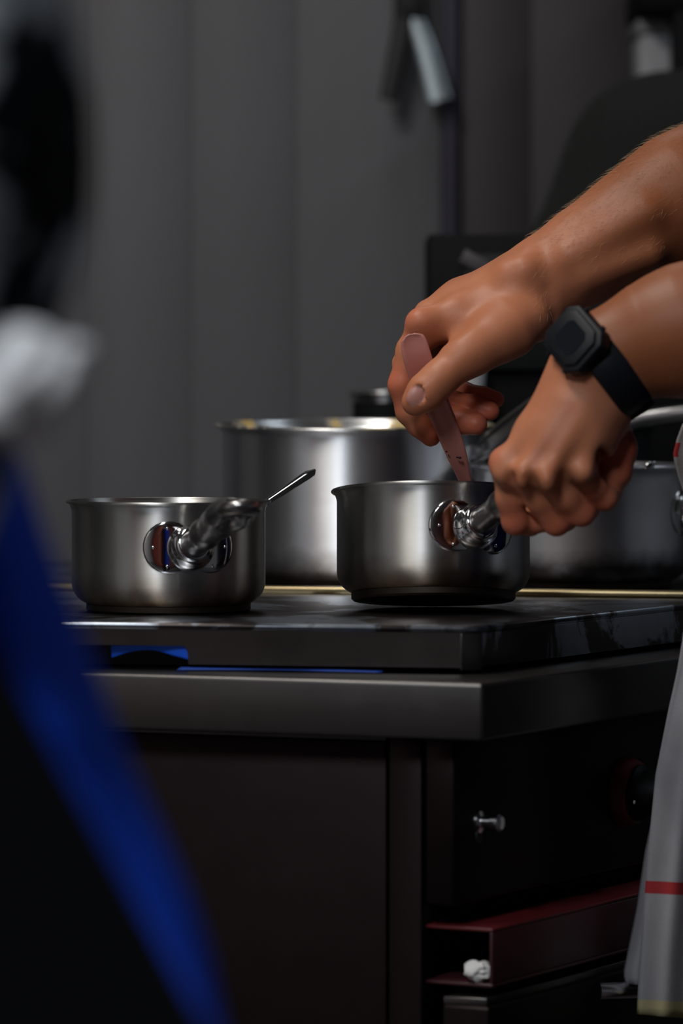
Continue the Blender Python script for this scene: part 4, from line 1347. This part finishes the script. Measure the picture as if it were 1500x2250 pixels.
for i, (c, w) in enumerate(zip(cpts, wds)):
    t = Vector(cpts[min(i + 1, 59)] - cpts[max(i - 1, 0)]).normalized()
    s_ = t.cross(facing).normalized(); n_ = s_.cross(t)
    if n_.dot(facing) < 0: n_ = -n_
    wv = max(w[0], 0.0015)
    dish = 0.0018 if i < 40 else 0.006
    for j in range(K):
        u = -1 + 2 * j / (K - 1)
        V.append(Vector(c) + s_ * (u * wv) - n_ * dish * (1 - u * u) * min(1, wv / 0.010))
for i in range(59):
    for j in range(K - 1):
        F.append((i * K + j, i * K + j + 1, (i + 1) * K + j + 1, (i + 1) * K + j))
so = mobj('spoon_blade', V, F, M['rosy'], spn, smooth=True, world_space=True)
md = so.modifiers.new('thick', 'SOLIDIFY'); md.thickness = 0.0014; md.offset = 0
for (a, b, r_, dd) in ((1010, 1006, 0.0011, -.004), (1004, 1005, 0.0008, -.004), (980, 992, 0.0007, -.004), (985, 1000, 0.0006, -.004)):
    c = Vector(P(a, b, 3.764))
    mobj('food_speck', *xform(lathe([(0, -r_), (r_ * 1.3, -r_ * .3), (r_ * 1.2, r_ * .4), (0, r_)], 8), Matrix.Translation(c)), M['range_dark'], spn, smooth=True, world_space=True)

# towel hanging from the cook's waist
def towel_mat():
    n = N('striped_towel')
    tc = n.node('ShaderNodeUVMap'); sx = n.node('ShaderNodeSeparateXYZ')
    n.link(tc.outputs[0], sx.inputs[0])
    u, v = sx.outputs['X'], sx.outputs['Y']
    def band_(v0, w): return n.math('LESS_THAN', n.math('ABSOLUTE', n.math('SUBTRACT', v, v0)), w)
    f = n.noise(n.coord(), 25, 4, 0.6)
    col = n.mix(f, (0.27, 0.26, 0.27), (0.42, 0.41, 0.43))
    hem = n.math('MULTIPLY', n.math('GREATER_THAN', v, 0.975), 0.7)
    col = n.mix(hem, col, (0.50, 0.42, 0.16))
    stripe = n.math('ADD', band_(0.785, 0.0105), n.math('MULTIPLY', band_(0.045, 0.012), n.math('LESS_THAN', u, 0.06)), clamp=True)
    col = n.mix(stripe, col, (0.42, 0.03, 0.035))
    n.set(Base_Color=col, Roughness=0.95)
    n.bump(n.noise(n.coord(), 500, 2), 0.3, 0.001)
    return n.m
def sheet(name, grid, mat, parent=None, th=0.002, label=None, cat=None, uvs=True, world_space=False):
    nr, nc_ = len(grid), len(grid[0])
    V = [p_ for row in grid for p_ in row]
    F = [(i * nc_ + j, i * nc_ + j + 1, (i + 1) * nc_ + j + 1, (i + 1) * nc_ + j) for i in range(nr - 1) for j in range(nc_ - 1)]
    o = mobj(name, V, F, mat, parent, smooth=True, world_space=world_space)
    if uvs:
        uv = o.data.uv_layers.new(name='UVMap')
        for poly in o.data.polygons:
            for li in poly.loop_indices:
                vi = o.data.loops[li].vertex_index
                uv.data[li].uv = ((vi % nc_) / (nc_ - 1), (vi // nc_) / (nr - 1))
    m = o.modifiers.new('thick', 'SOLIDIFY'); m.thickness = th; m.offset = 0
    if label: tag(o, label, cat)
    return o
TWD = 3.64
def interp(tab, y):
    ys = [a for a, b in tab]; xs = [b for a, b in tab]
    return float(np.interp(y, ys, xs))
left_f = [(930, 1500), (960, 1488), (1000, 1478), (1050, 1490), (1110, 1512), (1300, 1512), (1400, 1500), (1480, 1486), (1560, 1468), (1700, 1440), (1870, 1424), (2000, 1414), (2140, 1404), (2235, 1400)]
left_b = [(1500, 1510), (1700, 1455), (1870, 1418), (2000, 1398), (2140, 1370), (2165, 1374)]
M['towel'] = towel_mat()
tw = empty('kitchen_towel', P(1520, 930, TWD), 'pale grey kitchen towel with red stripes hanging at the cook\'s waist', 'towel')
def towel_grid(tab, y0, y1, d0, rows, cols, width, ph):
    g = []
    for i in range(rows):
        y = y0 + (y1 - y0) * i / (rows - 1)
        xl = interp(tab, y)
        row = []
        for j in range(cols):
            u = j / (cols - 1)
            x = xl + u * width
            fold = 0.012 * math.sin(u * 9 + ph + i * 0.015) * min(1, (0.25 + i / rows)) + 0.02 * (u - 0.4) ** 2
            yy = y + (6 * u if i == rows - 1 else 0) + 10 * u * (i / rows)
            row.append(P(x, yy, d0 + fold))
        g.append(row)
    return g
sheet('front_fall', towel_grid(left_f, 930, 2228, TWD, 80, 26, 170, 0.6), M['towel'], tw, world_space=True)
sheet('back_fall', towel_grid(left_b, 1500, 2160, TWD + 0.03, 50, 20, 120, 2.0), plain('towel_back', (0.30, 0.29, 0.31), 0.95), tw, world_space=True, th=0.002)

# ---- second person, close at the left, back of a printed tee, blue apron
p2 = empty('person', (-0.28, 1.95, 0), 'blurred person in a black printed tee and royal blue apron beside the range', 'person')
f2 = (0.95, 0.30, 0)
res, eyes, ff = rigid_person(f2, V3(-0.320, 1.96, 0.96), V3(-0.238, 1.97, 1.19), V3(-0.24, 1.96, 1.52), V3(-0.20, 1.97, 1.68),
    [(V3(-0.255, 1.90, 0.97), V3(0.035, 1.90, 0.50), V3(-0.06, 1.90, 0.07)), (V3(-0.28, 2.06, 0.94), V3(-0.27, 2.08, 0.49), V3(-0.32, 2.08, 0.07))],
    [(V3(-0.28, 1.78, 1.44), V3(-0.40, 1.76, 1.16), V3(-0.36, 1.90, 0.98)), (V3(-0.26, 2.15, 1.44), V3(-0.36, 2.20, 1.15), V3(-0.34, 2.22, 0.93))], sleeve=0.6, shirt_r=0.012)
# hands with fingers
def simple_hand(wrist, d, nrm, s=1.0):
    """loosely curled hand: d = direction of the fingers, nrm = back of the hand"""
    d = V3(*d) / np.linalg.norm(d); nrm = V3(*nrm); nrm = nrm - d * (nrm @ d); nrm = nrm / np.linalg.norm(nrm)
    sd = np.cross(d, nrm)
    w = np.array(wrist, float)
    F = Field(w - 0.16, w + 0.16, 0.0028)
    F.chain([w - d * 0.05, w + d * 0.02], [0.031, 0.028], 0.01, 0.0, flat=(nrm, 1.2))
    for i, o in enumerate((-0.026, -0.009, 0.009, 0.026)):
        L_ = (0.040, 0.045, 0.042, 0.033)[i] * s
        k0 = w + d * 0.085 + sd * o
        F.chain([w + d * 0.02 + sd * o * 0.6, k0], [0.017, 0.011], 0.006, 0.012)
        k1 = k0 + (d * 0.8 - nrm * 0.6) * L_; k2 = k1 + (d * 0.1 - nrm * 1.0) * L_ * 0.65; k3 = k2 + (-d * 0.6 - nrm * 0.6) * L_ * 0.5
        F.chain([k0, k1, k2, k3], [0.0105, 0.0095, 0.0088, 0.0075], 0.003, 0.003)
    F.chain([w + d * 0.02 - sd * 0.02, w + d * 0.05 - sd * 0.045 - nrm * 0.01, w + d * 0.085 - sd * 0.045 - nrm * 0.025], [0.018, 0.013, 0.010], 0.004, 0.01)
    v, q = F.mesh()
    return relax(v, q, 2), q, np.full(len(v), 0.4), np.zeros(len(q), int)
hA = simple_hand((-0.36, 1.90, 0.98), (0.2, 0.6, -0.75), (-1, 0.2, 0.1))
hB = simple_hand((-0.34, 2.22, 0.93), (0.1, 0.1, -1.0), (-0.3, 0.9, 0))
dress(p2, res, eyes, ff, M['tee'], M['trouser'], extra=[hA, hB])
# apron: near edge, silhouette and far edge
near = [(990, -60), (1100, -30), (1200, 0), (1400, 30), (1500, 80), (1600, 138), (1700, 150), (1800, 182), (1900, 222), (2000, 272), (2100, 340), (2200, 410), (2400, 520)]
silh = [(985, 40), (1100, 75), (1200, 108), (1400, 186), (1500, 222), (1600, 255), (1700, 295), (1800, 342), (1900, 388), (2000, 428), (2100, 458), (2250, 485), (2400, 520)]
g = []
for i in range(60):
    y = 985 + (2400 - 985) * i / 59
    xn, xs = interp(near, y), interp(silh, y)
    wob = 0.004 * math.sin(i * 0.35)
    row = []
    for a, dep in ((xn - 260, 1.90), (xn - 120, 1.91), (xn, 1.925), (xn * 0.75 + xs * 0.25, 1.945 + wob), (xn * 0.5 + xs * 0.5, 1.965 - wob), (xn * 0.2 + xs * 0.8, 1.985), (xs, 2.01), (xs - 10, 2.05), (xs - 60, 2.10), (xs - 160, 2.16), (xs - 330, 2.20)):
        row.append(P(a, y, dep))
    g.append(row)
apn = sheet('apron', g, M['blueapron'], p2, th=0.003, world_space=True)
ms = apn.modifiers.new('smooth', 'SUBSURF'); ms.levels = 1; ms.render_levels = 1
mobj('apron_strings', *tube([P(-60, 995, 1.93), P(-300, 1010, 1.85), P(-700, 1020, 1.82), P(-1000, 1020, 1.9)], 0.006, 8), M['blueapron'], p2, smooth=True, world_space=True)
wcl = P(45, 836, 1.86)
crumple('white_cloth', wcl, 0.0225, M['whitecloth'], 'bundled white cloth in front of the blue apron', 'cloth', 11, 4, (1.0, 1.1, 0.95))
wo = bpy.data.objects['white_cloth']
wo.data.polygons.foreach_set('use_smooth', [True] * len(wo.data.polygons))

# ---- third person, dark knit sweater, beyond the range
p3 = empty('person', (0.55, 5.12, 0), 'person in a black knit sweater standing beyond the range', 'person')
res, eyes, ff = rigid_person((0.1, -1, 0), V3(0.56, 5.14, 0.95), V3(0.555, 5.12, 1.23), V3(0.57, 5.12, 1.49), V3(0.58, 5.09, 1.65),
    [(V3(0.48, 5.14, 0.90), V3(0.48, 5.13, 0.49), V3(0.48, 5.16, 0.07)), (V3(0.65, 5.14, 0.90), V3(0.66, 5.13, 0.49), V3(0.66, 5.16, 0.07))],
    [(V3(0.355, 5.09, 1.325), V3(0.245, 5.04, 1.12), V3(0.30, 4.96, 1.06)), (V3(0.74, 5.10, 1.36), V3(0.82, 5.06, 1.12), V3(0.80, 5.0, 0.98))], sleeve=1.0, shirt_r=0.030)
dress(p3, res, eyes, ff, M['knit'], M['trouser'], extra=[simple_hand((0.30, 4.97, 1.05), (0.2, -0.3, -0.9), (-1, 0, 0)), simple_hand((0.80, 5.0, 0.98), (0, -0.2, -1), (1, 0, 0))])
